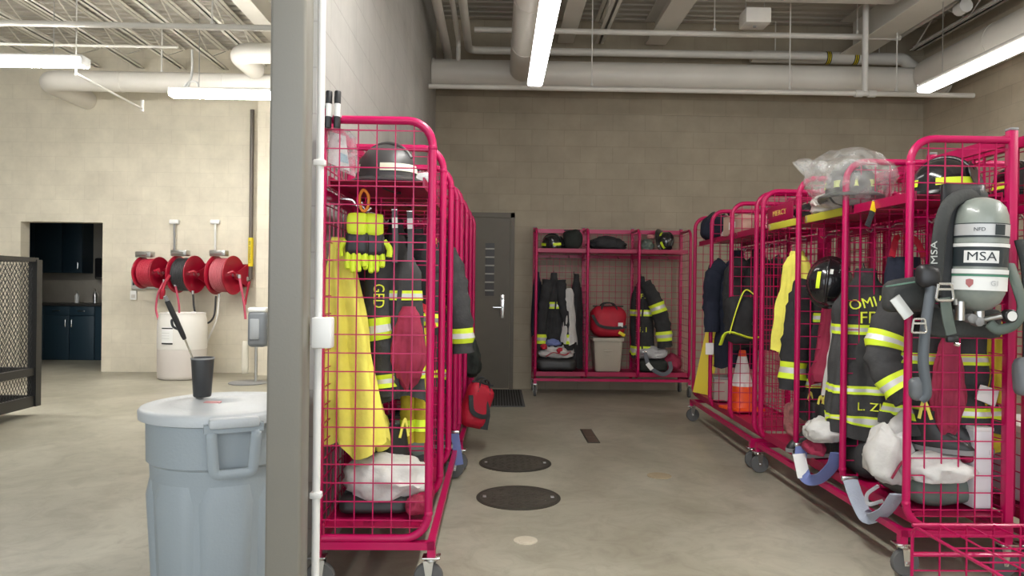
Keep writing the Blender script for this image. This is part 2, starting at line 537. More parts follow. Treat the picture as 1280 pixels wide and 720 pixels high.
mb.build('grate', mat('rusty_iron', (.12, .075, .055), .7, var=.2), dp)
mt = thing('door_mat', 'black ribbed rubber mat lying in front of the steel door', 'mat', (-.12, 8.35, 0))
mb = MB(); mb.rbox((0, 0, .005), (.86, 1.25, .01), .004); mb.build('backing', RUB, mt)
MATM = mat('mat_fibre', (.022, .021, .019), .95, bump=.6, bscale=150)
mb = MB()
for i in range(27):
    mb.bx(-.40 + i * .03, -.38 + i * .03, -.59, .59, .009, .014)
mb.build('rib', MATM, mt)['kind'] = 'stuff'

# ------------------------------------------------------------------- kitchen
BLUEC = mat('cabinet_blue', (.018, .042, .062), .45)
CTOP = mat('countertop_dark', (.04, .038, .035), .3)
def cabinet(name, label, cat, x0, x1, y0, y1, z0, z1, n, group, doors=True, drawer=0, side='front'):
    t = thing(name, label, cat, (x0, y0, 0), 0, group)
    w = x1 - x0; d = y1 - y0
    mb = MB(); mb.bx(0, w, .02, d, z0, z1); mb.build('carcass', BLUEC, t)
    q = w / n
    for i in range(n):
        top = z1 - .01 - (drawer + .01 if drawer else 0)
        mb = MB(); mb.rbox(((i + .5) * q, .01, (z0 + .01 + top) / 2), (q - .01, .02, top - z0 - .01), .004); dd = mb.build('door', BLUEC, t)
        hx = (i + .5) * q + (q / 2 - .05) * (1 if i % 2 == 0 else -1)
        hz = top - .12 if z0 < 1 else z0 + .12
        mb = MB(); mb.tube(arc_corner([(hx, 0, hz - .06), (hx, -.03, hz - .06), (hx, -.03, hz + .06), (hx, 0, hz + .06)], .01), .006, 6); mb.build('handle', CHROME, dd)
        if drawer:
            mb = MB(); mb.rbox(((i + .5) * q, .01, z1 - .01 - drawer / 2), (q - .01, .02, drawer), .004); dr_ = mb.build('drawer', BLUEC, t)
            hx = (i + .5) * q
            mb = MB(); mb.tube(arc_corner([(hx - .06, 0, z1 - .01 - drawer / 2), (hx - .06, -.03, z1 - .01 - drawer / 2), (hx + .06, -.03, z1 - .01 - drawer / 2), (hx + .06, 0, z1 - .01 - drawer / 2)], .01), .006, 6); mb.build('handle', CHROME, dr_)
    return t
cabinet('base_cabinet', 'dark blue base cabinet unit at the left of the dim kitchen doorway', 'cabinet', -8.15, -7.35, 11.95, 12.58, .0, .88, 2, 'blue kitchen base cabinets', drawer=.14)
cabinet('base_cabinet', 'dark blue base cabinet unit in the middle of the dim kitchen doorway', 'cabinet', -7.34, -6.54, 11.95, 12.58, .0, .88, 2, 'blue kitchen base cabinets', drawer=.14)
cabinet('base_cabinet', 'dark blue base cabinet at the right, by the sink in the dim kitchen', 'cabinet', -6.53, -5.6, 11.95, 12.58, .0, .88, 2, 'blue kitchen base cabinets')
cabinet('wall_cabinet', 'dark blue wall cabinet over the kitchen counter, left one', 'cabinet', -8.15, -7.25, 12.25, 12.59, 1.42, 2.3, 2, 'blue kitchen wall cabinets')
cabinet('wall_cabinet', 'dark blue wall cabinet over the kitchen counter, next to the towel dispenser', 'cabinet', -7.24, -6.92, 12.25, 12.59, 1.42, 2.3, 1, 'blue kitchen wall cabinets')
mb = MB(); mb.rbox((-6.85, 12.26, .90), (2.6, .66, .04), .008)
tag(mb.build('countertop', CTOP), 'dark countertop running over the blue kitchen cabinets', 'countertop')
kf = thing('kitchen_faucet', 'tall chrome gooseneck faucet on the dark kitchen counter', 'faucet', (-6.52, 12.42, .92))
mb = MB(); mb.tube(smooth_path([(0, 0, 0), (0, 0, .28), (0, -.06, .36), (0, -.13, .33), (0, -.14, .24)], 5), .013, 8); mb.build('spout', CHROME, kf)
mb = MB(); mb.lathe([(.03, 0), (.03, .02), (.016, .04)], 12); mb.build('base', CHROME, kf)
mb = MB(); mb.tube([(.02, 0, .05), (.08, -.01, .09)], .007, 6); mb.build('lever', CHROME, kf)
for i, (x, hgt, m, lab) in enumerate(((-7.02, .2, WHITEP, 'pale soap bottle on the kitchen counter, left of the faucet'), (-6.72, .24, STEEL, 'silver bottle on the kitchen counter beside the faucet'))):
    b = thing('soap_bottle', lab, 'bottle', (x, 12.3, .92))
    mb = MB(); mb.lathe([(.035, 0), (.036, hgt * .6), (.015, hgt * .75), (.015, hgt * .8)], 14); mb.build('bottle_body', m, b)
    mb = MB(); mb.tube(arc_corner([(0, 0, hgt * .8), (0, 0, hgt), (0, -.05, hgt)], .01), .006, 6); mb.build('pump', CHROME, b)
td = thing('towel_dispenser', 'dark box dispenser on the kitchen wall above the counter', 'dispenser', (-6.66, 12.5, 1.32))
mb = MB(); mb.rbox((0, 0, .18), (.28, .2, .36), .03); mb.build('housing', BLK, td)
mb = MB(); mb.rbox((0, -.1, .02), (.2, .02, .03), .005); mb.build('slot', STEEL, td)
kp = thing('wall_phone', 'dark round-cornered panel on the right of the kitchen wall', 'wall panel', (-6.24, 12.56, 1.15))
mb = MB(); mb.rbox((0, 0, .16), (.24, .07, .32), .05, 3); mb.build('housing', BLK, kp)
mb = MB(); mb.rbox((0, -.037, .2), (.14, .01, .1), .004); mb.build('face', GREYP, kp)

# ------------------------------------------------------------------- roof steel
def wbeam(x, y0, y1, z0, w, d, label, alongx=False, group='steel roof beams'):
    t = thing('roof_beam', label, 'beam', (x, (y0 + y1) / 2, z0), PI / 2 if alongx else 0, group)
    L = (y1 - y0) / 2
    if alongx:
        t.location = ((y0 + y1) / 2, x, z0)
    mb = MB(); mb.bx(-w / 2, w / 2, -L, L, 0, .014); mb.build('bottom_flange', BEAMM, t)
    mb = MB(); mb.bx(-w / 2, w / 2, -L, L, d - .014, d); mb.build('top_flange', BEAMM, t)
    mb = MB(); mb.bx(-.006, .006, -L, L, .014, d - .014); mb.build('web', BEAMM, t)
    return t
def joist(x, y0, y1, z0, label, d=.28):
    t = thing('roof_joist', label, 'joist', (x, (y0 + y1) / 2, z0), 0, 'open-web roof joists')
    L = (y1 - y0) / 2
    mb = MB(); mb.bx(-.055, -.008, -L, L, 0, .008); mb.bx(.008, .055, -L, L, 0, .008); mb.bx(-.016, -.008, -L, L, 0, .05); mb.bx(.008, .016, -L, L, 0, .05); mb.build('bottom_chord', BEAMM, t)
    mb = MB(); mb.bx(-.055, -.008, -L, L, d - .008, d); mb.bx(.008, .055, -L, L, d - .008, d); mb.build('top_chord', BEAMM, t)
    n = int(2 * L / .5); pts = []
    for i in range(n + 1):
        pts.append((0, -L + i * 2 * L / n, .02 if i % 2 else d - .02))
    mb = MB(); mb.tube(pts, .009, 6); mb.build('web', BEAMM, t)
ordn = ['first', 'second', 'third', 'fourth', 'fifth', 'sixth', 'seventh']
for i, x in enumerate((-6.3, -5.68, -5.08, -4.50, -3.90, -3.30)):
    joist(x, YF, 10.4, H - .30, f'white open-web roof joist over the left bay, {ordn[i]} from the left')
wbeam(-2.72, YF, 10.1, H - .36, .20, .36, 'white solid roof beam over the left bay, just left of the column')
joist(1.22, YF, 9.0, H - .30, 'white open-web roof joist over the right bay between two solid beams')
wbeam(.80, YF, 9.0, H - .30, .20, .30, 'white solid roof beam running beside the ceiling light over the aisle')
wbeam(1.92, YF, 9.0, H - .30, .26, .30, 'white solid roof beam over the aisle, second to the right of the ceiling light')
wbeam(4.35, YF, 8.9, H - .42, .34, .42, 'wide white roof beam running over the right row of racks')
wbeam(7.55, 2.6, 4.2, H - .26, .30, .26, 'white cross beam under the roof deck, at the top edge right of centre', True)
joist(5.05, YF, 8.8, H - .38, 'white open-web roof joist against the right wall', .36)

# ------------------------------------------------------------------- pipes and ducts
def pipe(name, label, cat, pts, r, m=DUCTM, cr=.1, n=14, extra=None, group=None, seams=0):
    pts = [V(p) for p in pts]; c = sum(pts, V()) / len(pts)
    t = thing(name, label, cat, c, 0, group)
    mb = MB(); mb.tube(arc_corner([p - c for p in pts], cr, 8), r, n); mb.build('pipe_run', m, t)
    if seams:
        for i in range(len(pts) - 1):
            a, b = pts[i] - c, pts[i + 1] - c; d = (b - a)
            k = int(d.length / seams)
            for j in range(1, k + 1):
                q = a + d.normalized() * (j * seams - .3)
                mb = MB(); mb.tube([q - d.normalized() * .012, q + d.normalized() * .012], r + .004, n); mb.build('seam_band', m, t)
    return t, c
t, c = pipe('round_duct', 'large white round duct crossing the right bay along the back wall', 'duct', [(-.78, 8.58, 3.78), (5.28, 8.58, 3.78)], .158, n=28, seams=1.5)
for s in (-1, 1):
    mb = MB(); mb.tube([(s * 3.02, 0, 0), (s * 3.045, 0, 0)], .172, 28); mb.build('end_collar', DUCTM, t)
t, c = pipe('round_duct', 'white round branch duct running over the aisle to the cross duct', 'duct', [(.26, 8.42, 3.80), (.26, 3.0, 3.80)], .15, n=28, seams=1.2)
mb = MB(); mb.bx(.10, .16, -.35, -.2, -.08, .05); mb.build('access_plate', mat('duct_plate', (.42, .36, .32), .5), t)
pipe('round_duct', 'large white round duct running along the right wall above the ceiling light', 'duct', [(5.02, 8.41, 3.80), (5.02, YF, 3.80)], .20, n=28, seams=1.5)
pipe('round_duct', 'white round duct with an elbow turning into the left bay back wall', 'duct', [(-5.85, 10.45, 3.85), (-5.85, 9.45, 3.85), (-1.25, 9.45, 3.85)], .13, n=24, cr=.22, seams=1.3)
pipe('round_duct', 'higher white round duct whose elbow shows just left of the column', 'duct', [(-3.1, 9.28, 3.98), (-3.1, 8.6, 3.98), (-1.05, 8.6, 3.98)], .118, n=24, cr=.2, seams=1.0)
pipe('sprinkler_pipe', 'white sprinkler pipe crossing the left bay high up', 'pipe', [(-8.9, 7.0, 3.72), (-1.02, 7.0, 3.72)], .028)
pipe('sprinkler_pipe', 'thin white pipe crossing the left bay behind the ceiling lamps', 'pipe', [(-8.9, 8.25, 3.92), (-3.62, 8.25, 3.92)], .016)
t, c = pipe('sprinkler_pipe', 'long thin white rail pipe hung under the cross duct', 'pipe', [(-.79, 8.09, 3.49), (5.33, 8.09, 3.49)], .028)
for x in (1.75, 1.90):
    mb = MB(); mb.tube([(x - .04, 0, 0), (x + .04, 0, 0)], .04, 12); mb.build('coupling', WHITEM, t)
mb = MB(); mb.tube([(1.82, 0, .02), (1.82, 0, H - 3.49)], .034, 12); mb.build('drop_pipe', WHITEM, t)
pipe('sprinkler_pipe', 'white sprinkler main crossing the right bay above the cross duct', 'pipe', [(-.30, 8.3, 4.20), (4.6, 8.3, 4.20)], .032)
pipe('sprinkler_pipe', 'second white pipe crossing above the cross duct and turning at the left wall', 'pipe', [(-.38, 3.5, 4.12), (-.38, 8.78, 4.12), (3.95, 8.78, 4.12)], .045)
pipe('sprinkler_pipe', 'thick white pipe running along the left wall top', 'pipe', [(-.64, 3.5, 4.1), (-.64, 8.95, 4.1), (-.64, 8.95, 3.98)], .05)
pipe('sprinkler_pipe', 'slim white pipe running between the two pipes at the left wall top', 'pipe', [(-.49, 3.5, 4.14), (-.49, 8.5, 4.14), (-.49, 8.5, 3.9)], .028)
t, c = pipe('heating_pipe', 'white insulated pipe with two black and yellow bands above the cross duct', 'pipe', [(3.1, 8.95, 4.16), (5.0, 8.95, 4.16), (5.22, 8.95, 3.98)], .075)
for x in (3.4, 4.7):
    mb = MB(); mb.tube([V((x, 8.95, 4.22)) - c, V((x, 8.95, H)) - c], .008, 6); mb.build('hanger', WHITEM, t)
for x in (4.02, 4.36):
    mb = MB(); q = x - c.x
    for k in range(5):
        mb.tube([(q + .012 * k, 0, 4.16 - c.z), (q + .012 * k + .011, 0, 4.16 - c.z)], .079, 16, True, k % 2)
    mb.build('marker_band', [BLK, YELP], t)
bxh = thing('heater_box', 'white metal equipment box hung under the roof deck right of the aisle', 'equipment box', (2.72, 7.75, 4.10))
mb = MB(); mb.rbox((0, 0, .08), (.27, .24, .16), .012); mb.build('housing', WHITEM, bxh)
mb = MB(); mb.lathe([(.02, -.012), (.02, 0)], 10); mb.build('sensor', GREYP, bxh)
for x in (-.1, .1):
    mb = MB(); mb.tube([(x, 0, .16), (x, 0, .49)], .006, 6); mb.build('hanger_rod', STEEL, bxh)
t, c = pipe('steel_strut', 'white strut pipe running along the upper right with a round box on it', 'pipe', [(4.72, 3.0, 4.3), (4.72, 8.6, 4.3)], .035)
mb = MB(); mb.tube([V((4.72, 7.3, 4.19)) - c, V((4.72, 7.42, 4.19)) - c], .07, 12); mb.build('junction_box', WHITEM, t)
for y in (5.0, 7.9):
    mb = MB(); mb.tube([V((4.72, y, 4.33)) - c, V((4.72, y, H)) - c], .008, 6); mb.build('hanger', WHITEM, t)
for i, (x, y, z0, lab) in enumerate(((1.02, 8.09, 3.52, 'thin hanger rod by the ceiling light over the rail pipe'), (3.24, 8.09, 3.52, 'thin hanger rod over the rail pipe, under the equipment box'),
                      (4.45, 8.09, 3.52, 'thin hanger rod over the rail pipe near the right wall'),
                      (2.45, 8.3, 4.235, 'thin hanger rod over the sprinkler main, middle of the right bay'), (4.1, 8.3, 4.235, 'thin hanger rod over the sprinkler main, right part'))):
    mb = MB(); mb.tube([(x, y, z0), (x, y, H)], .007, 6)
    mb.tube([(x, y, z0), (x, y, z0 + .03)], .016, 8)
    tag(mb.build('hanger_rod', WHITEM), lab, 'hanger rod', 'hanger rods for pipes')
for (x, y, z0, lab) in ((-4.35, 9.45, 3.98, 'thin hanger rod holding the left bay duct'), (-4.82, 7.0, 3.75, 'thin hanger rod on the left bay sprinkler pipe, left one'), (-2.75, 7.0, 3.75, 'thin hanger rod on the left bay sprinkler pipe, nearest the column')):
    mb = MB(); mb.tube([(x, y, z0), (x, y, H)], .009, 6); mb.tube([(x, y, z0 - .03), (x, y, z0 + .02)], .02, 8)
    tag(mb.build('hanger_rod', WHITEM), lab, 'hanger rod', 'hanger rods for pipes')
sn = thing('sensor_arm', 'thin white slanted rod with a small drop sensor under the left bay duct', 'sensor arm', (0, 0, 0))
a, b = P(95, 92, 7.2), P(178, 136, 8.6); sn.location = a
mb = MB(); mb.tube([(0, 0, 0), b - a], .012, 8); mb.build('rod', WHITEM, sn)
mb = MB(); mb.tube([b - a + V((0, 0, -.03)), b - a + V((0, 0, .10))], .018, 8); mb.build('sensor_head', WHITEM, sn)
mb = MB(); mb.tube([(0, 0, 0), (0, 0, H - a.z)], .007, 6); mb.build('hanger', WHITEM, sn)

# ------------------------------------------------------------------- lamps
LAMPC = (1.0, .975, .93)
LENS = mat('lamp_lens', (.9, .9, .88), .4, emit=LAMPC, estr=80)
LENS2 = mat('lamp_lens_old', (.9, .9, .88), .4, emit=LAMPC, estr=9)  # same lens set weaker so the right bay stays darker
LENS3 = mat('lamp_lens_bright', (.9, .9, .88), .4, emit=LAMPC, estr=76)
def strip_lamp(loc, length, label, alongx=False, z=3.35, top=H, lens=None):
    t = thing('strip_light', label, 'ceiling light', (loc[0], loc[1], z), PI / 2 if alongx else 0, 'fluorescent strip lights')
    L = length / 2
    mb = MB(); mb.rbox((0, 0, .075), (.13, length, .05), .008); hs = mb.build('housing', WHITEM, t)
    mb = MB(); pr = [(-.075, .05), (-.078, .02), (-.06, 0), (.06, 0), (.078, .02), (.075, .05)]
    mb.loft([[V((x, y, z)) for x, z in pr] for y in (-L, L)], True); mb.build('diffuser', lens or LENS, t)
    for s in (-1, 1):
        mb = MB(); mb.rbox((0, s * (L + .006), .045), (.15, .014, .09), .004); mb.build('end_cap', WHITEP, t)
        mb = MB(); mb.tube([(0, s * (L - .3), .1), (0, s * (L - .3), top - z)], .005, 6); mb.build('hanger', STEEL, t)
    return t
strip_lamp((.36, 6.29), 2.44, 'bright strip light running lengthwise over the middle of the aisle', top=3.645, lens=LENS2)
strip_lamp((4.42, 6.28), 2.44, 'bright strip light running lengthwise over the right row of racks', lens=LENS2)
strip_lamp((.36, 2.6), 2.44, 'strip light overhead of the aisle, out of view', top=3.6, lens=LENS3)  # this lamp and the next are unseen, added to brighten the near end
strip_lamp((4.42, 2.6), 2.44, 'strip light over the near right racks, out of view', lens=LENS3)
strip_lamp((-5.22, 7.1), 2.44, 'bright strip light across the left bay, at the left edge', True)
strip_lamp((-2.44, 8.2), 2.44, 'bright strip light across the left bay, partly behind the column', True)
for i, (x, y) in enumerate(((-6.6, 4.6), (-4.0, 4.6))):  # two more unseen lamps, added as extra light for the left bay
    strip_lamp((x, y), 2.44, ['strip light over the left part of the left bay', 'strip light over the middle of the left bay'][i], True, lens=LENS2)
# lamp cord coiled over the second strip
mb = MB(); a = P(242, 108, 8.15)
pts = [P(240, 62, 8.2), P(240, 88, 8.2), P(236, 106, 8.2), P(228, 112, 8.2), P(236, 103, 8.2), P(246, 103, 8.2), P(245, 112, 8.2), P(222, 116, 8.2)]
mb.tube([p for p in smooth_path(pts, 6)], .012, 8)
tag(mb.build('lamp_cord', WHITEP), 'white looped power cord above the strip light by the column', 'cord')

# daylight: the bays stand open to the sky behind the camera
w = bpy.data.worlds.new('sky'); scene.world = w; w.use_nodes = True
bg = w.node_tree.nodes['Background']; bg.inputs['Color'].default_value = (.90, .95, 1.0, 1); bg.inputs['Strength'].default_value = 3.1
pl = bpy.data.lights.new('door_portal', 'AREA'); pl.shape = 'RECTANGLE'; pl.size = XR - XB; pl.size_y = H; pl.cycles.is_portal = True
po = bpy.data.objects.new('door_portal', pl); po.location = ((XR + XB) / 2, YF, H / 2); po.rotation_euler = (PI / 2, 0, 0); COL.objects.link(po)
po.rotation_euler = (-PI / 2, 0, PI) if False else (PI / 2, 0, 0)
vs = scene.view_settings
scene.display_settings.display_device = 'sRGB'
vs.view_transform = 'Standard'; vs.look = 'None'; vs.exposure = 0.0; vs.gamma = 1.0; vs.use_curve_mapping = False
scene.cycles.use_denoising = True
scene.cycles.max_bounces = 8; scene.cycles.diffuse_bounces = 5; scene.cycles.transparent_max_bounces = 16
# =================================================================== mobile gear racks
PT, RD, RH = .605, .46, 1.985           # section pitch, depth, height
def make_rack(label, nsec=3, loc=(0, 0, 0), rz=0):
    t = thing('gear_rack', label, 'gear rack', loc, rz, 'red mobile gear racks')
    Lr = PT * nsec
    zb = .222
    for i in range(nsec + 1):
        x = i * PT
        mb = MB()
        path = arc_corner([(x, RD, zb), (x, 0, zb), (x, 0, RH - .018), (x, RD, RH - .018)], .105, 7)
        mb.tube(path, .0175, 10)
        for z in (zb + .105, RH - .13):
            mb.ball((x, 0, z), .0195, None, 8)
        fr = mb.build('side_frame', RED, t, 60)
        mb = MB()
        k = 0; z = zb + .075
        while z < RH - .05:
            mb.bar((x, .012, z), (x, RD - .01, z), .0034); z += .0775
        y = .078
        while y < RD - .03:
            mb.bar((x + .004, y, zb + .01), (x + .004, y, RH - .03), .0034); y += .0775
        mb.build('wire_grid', RED, fr)
        mb = MB(); mb.rbox((x, RD, (1.085)), (.038, .038, 1.85), .004); po_ = mb.build('rear_post', RED, t)
        mb = MB(); mb.rbox((x, RD, 2.015), (.04, .04, .012), .003); mb.build('post_cap', GREYP, po_)
    mb = MB()
    for x in (0, Lr):
        mb.bx(x - .017, x + .017, -.03, RD + .02, .178, .21)
    for y in (-.012, RD):
        mb.bx(-.017, Lr + .017, y - .015, y + .015, .18, .21)
    mb.build('base_frame', RED, t)
    for x in (0, Lr):
        for y in (-.015, RD):
            mb = MB(); mb.bx(x - .017, x + .017, y - .017, y + .017, .150, .18); mb.build('caster_stub', RED, t)
    mb = MB(); mb.bx(-.01, Lr + .01, .03, RD - .02, .268, .272)
    mb.bx(-.01, Lr + .01, .024, .032, .235, .285); mb.bx(-.01, Lr + .01, RD - .03, RD - .022, .235, .285)
    mb.build('bottom_tray', REDD, t)
    for i in range(nsec):
        x0, x1 = i * PT + .02, (i + 1) * PT - .02
        mb = MB(); mb.bx(x0, x1, .04, RD - .03, 1.715, 1.719); mb.bx(x0, x1, .034, .042, 1.69, 1.735); mb.bx(x0, x1, RD - .03, RD - .022, 1.69, 1.735); mb.build('top_shelf', REDD, t)
        for q in (.3, .7):
            mb = MB(); hx = x0 + (x1 - x0) * q
            mb.tube(smooth_path([(hx, RD - .03, 1.66), (hx, RD - .09, 1.655), (hx, RD - .11, 1.63), (hx, RD - .135, 1.645)], 3), .006, 6); mb.build('coat_hook', CHROME, t)
    mb = MB(); mb.bx(0, Lr, RD - .012, RD + .012, 1.945, 1.995); mb.bx(0, Lr, RD - .012, RD + .012, 1.64, 1.68); mb.build('top_rail', RED, t)
    mb = MB()
    z = .30
    while z < RH - .05:
        mb.bar((.01, RD - .004, z), (Lr - .01, RD - .004, z), .0034); z += .0775
    x = .0775
    while x < Lr:
        if min(abs(x - j * PT) for j in range(nsec + 1)) > .02:
            mb.bar((x, RD, .25), (x, RD, RH - .03), .0034)
        x += .0775
    mb.build('back_grid', RED, t)
    for x in (0, Lr):
        for y in (-.015, RD):
            yo = .012 if y < .1 else -.012
            mb = MB(); mb.rbox((x, y, .146), (.06, .075, .008), .002)
            mb.lathe([(.026, .128), (.03, .134), (.026, .142)], 14, Matrix.Translation((x, y, 0)))
            for s in (-1, 1):
                mb.prism([(-.022, .0), (.022, 0), (.008, -.085), (-.012, -.085)], .004, Matrix.Translation((x + s * .021 - .002, y + yo, .135)) @ Matrix.Rotation(PI / 2, 4, 'Z') @ Matrix.Rotation(PI / 2, 4, 'X'))
            mb.tube([(x - .03, y + yo, .062), (x + .03, y + yo, .062)], .006, 8)
            cs = mb.build('caster', CHROME, t)
            mb = MB(); M = Matrix.Translation((x, y + yo, .062)) @ Matrix.Rotation(PI / 2, 4, 'Y')
            mb.lathe([(.012, -.017), (.045, -.013), (.058, -.014), (.062, -.008), (.062, .008), (.058, .014), (.045, .013), (.012, .017)], 24, M); mb.build('wheel', RUB, cs)
    return t

XRR, XLL = 1.85, -.278
rackLA = make_rack('red wire mobile rack nearest on the left, yellow coat behind its end grid', 3, (XLL, 3.05, 0), PI / 2)
rackLB = copy_tree(rackLA, (XLL + .02, 5.05, 0), PI / 2 - .016, 'farther red mobile rack on the left, a red bag hanging out of it')
rackRA = copy_tree(rackLA, (XRR, 3.24 + 3 * PT, 0), -PI / 2, 'near red mobile rack of the right row, with air pack and black helmets')
rackRB = copy_tree(rackLA, (XRR + .055, 5.19 + 3 * PT, 0), -PI / 2 - .028, 'farther red mobile rack of the right row, with the traffic cone')
rackBK = copy_tree(rackLA, (.45, 8.52, 0), 0, 'red mobile rack standing against the back wall, holding the beige bin')
rackSC = copy_tree(rackLA, (XRR + 2 * RD + .09, 3.24, 0), PI / 2, 'red mobile rack at the right edge, back to back behind the air pack rack')
# =================================================================== clothing, helmets, bags
def lerp_tab(tab, t):
    for i in range(len(tab) - 1):
        a, b = tab[i], tab[i + 1]
        if t <= b[0]:
            w = (t - a[0]) / (b[0] - a[0] + 1e-9); w = w * w * (3 - 2 * w)
            return [a[k] + (b[k] - a[k]) * w for k in range(1, len(a))]
    return list(tab[-1][1:])


COAT = ((0, .045, .04), (.04, .07, .055), (.12, .135, .08), (.22, .185, .10), (.45, .20, .105), (.75, .215, .115), (1, .235, .12))
LONG = ((0, .05, .04), (.04, .09, .055), (.12, .12, .075), (.3, .13, .09), (.6, .16, .10), (1, .20, .115))
LEGS = ((0, .17, .05), (.1, .18, .07), (.3, .18, .085), (.6, .16, .08), (1, .145, .075))


TEAR = ((0, .03, .025), (.12, .05, .035), (.35, .07, .045), (.65, .085, .05), (.85, .06, .04), (1, .015, .015))


class Cloth:
    """hanging garment shell; z runs down from 0 to -L"""
    def __init__(s, tab, L, W=1, D=1, fold=.16, k=5, seed=0, lean=(0, 0), tilt=0, hem=0):
        s.hem = hem
        s.tab, s.L, s.W, s.D, s.fold, s.k, s.seed, s.lean, s.tilt = tab, L, W, D, fold, k, seed, lean, tilt

    def pt(s, t, th, off=0):
        w, d = lerp_tab(s.tab, t); w *= s.W; d *= s.D
        a = s.fold * min(1, t * 2.2)
        f = 1 + a * (.55 * sin(s.k * th + s.seed * 1.7 + 1.6 * t) + .45 * sin((2 * s.k + 1) * th + s.seed + 2.5 * t * t)) * (.4 + .6 * abs(sin(th)))
        nn = noise.noise(V((cos(th) * 1.6, sin(th) * 1.6, t * 5 + s.seed * 3.7)))
        f += nn * .16 * min(1, t * 4)
        z = -t * s.L + s.hem * t ** 4 * (sin(2 * th + s.seed) + .6 * sin(5 * th + 1)) + (.02 * sin(3 * th + s.seed) * t * t if t > .9 else 0)
        x = (w * f + off) * cos(th) + s.lean[0] * t; y = (d * f + off) * sin(th) + s.lean[1] * t
        return V((x, y, z + s.tilt * x * t))

    def shell(s, n=56, m=34):
        mb = MB(); ring = [[s.pt(i / m, 2 * PI * k / n) for k in range(n)] for i in range(m + 1)]
        inner = [[p * 1 + V((-(p.x - s.lean[0]) * .12, -(p.y - s.lean[1]) * .12, .05)) for p in ring[-1]]]
        mb.loft(ring + inner, True); return mb

    def band(s, t0, t1, cols=(0, 1, 0), th0=0, th1=2 * PI, n=60, off=.004):
        mb = MB(); full = th1 - th0 > 6.2; nc = len(cols); th = [th0 + (th1 - th0) * k / n for k in range(n + (0 if full else 1))]
        for c in range(nc):
            ws = [0, .3, .7, 1] if nc == 3 else [i / nc for i in range(nc + 1)]
            a = t0 + (t1 - t0) * ws[c]; b = t0 + (t1 - t0) * ws[c + 1]
            m = 2; g = [[s.pt(a + (b - a) * i / m, x, off) for x in th] for i in range(m + 1)]
            L = len(th); pts = [p for r in g for p in r]; fs = []
            for i in range(m):
                for k in range(L if full else L - 1):
                    l = (k + 1) % L; fs.append((i * L + k, i * L + l, (i + 1) * L + l, (i + 1) * L + k))
            mb.add(pts, fs, cols[c])
        return mb

    def on_front(s, x, z, off=.007, back=False):
        t = max(0, min(1, -z / s.L)); w, d = lerp_tab(s.tab, t)
        c = max(-.97, min(.97, (x - s.lean[0] * t) / (w * s.W)))
        th = math.acos(c) * (1 if back else -1)
        for _ in range(3):
            p = s.pt(t, th, off); e = p.x - x
            th += (1 if not back else 1) * (e / (w * s.W)) / (max(.15, abs(sin(th)))) * (-1 if not back else 1) * .8
        return s.pt(t, th, off)

    def letters(s, txt, size, x, z, rot=0, sx=1):
        mb = MB()
        def fn(p):
            a = cos(rot) * p.x - sin(rot) * p.y + x; b = sin(rot) * p.x + cos(rot) * p.y + z
            q = s.on_front(a, b); q.y -= p.z * .5; q.z = b; return q
        mb.text(txt, size, None, .003, 0, fn, sx); return mb


def sleeve_mb(pts, radii, seed=0, n=20, flat=(1, .8)):
    P_ = smooth_path(pts, 8); N = len(P_); r = []
    for i in range(N):
        t = i / (N - 1) * (len(radii) - 1); j = min(int(t), len(radii) - 2)
        r.append((radii[j] + (radii[j + 1] - radii[j]) * (t - j)) * (1 + .07 * sin(i * 1.9 + seed) + .04 * sin(i * 3.7 + seed * 2)))
    return P_, r


def wrinkle_tube(P_, r, n=20, flat=(1, .8), seed=0, off=0, i0=0, i1=None, mi=0, mb=None, caps=True):
    mb = mb or MB(); i1 = len(P_) if i1 is None else i1
    rings = []; pa = None
    for i in range(len(P_)):
        d = (P_[min(i + 1, len(P_) - 1)] - P_[max(i - 1, 0)]).normalized()
        if pa is None:
            a, b = frame_of(d, V((0, 1, 0)) if abs(d.y) < .9 else V((1, 0, 0)))
        else:
            a = (pa - d * pa.dot(d)).normalized(); b = d.cross(a).normalized()
        pa = a; ring = []
        for k in range(n):
            th = 2 * PI * k / n
            f = 1 + .12 * noise.noise(V((cos(th) * 1.5, sin(th) * 1.5, i * .45 + seed * 4.1)))
            ring.append(P_[i] + a * ((r[i] * f * flat[0] + off) * cos(th)) + b * ((r[i] * f * flat[1] + off) * sin(th)))
        rings.append(ring)
    mb.loft(rings[i0:i1], caps, mi)
    return mb


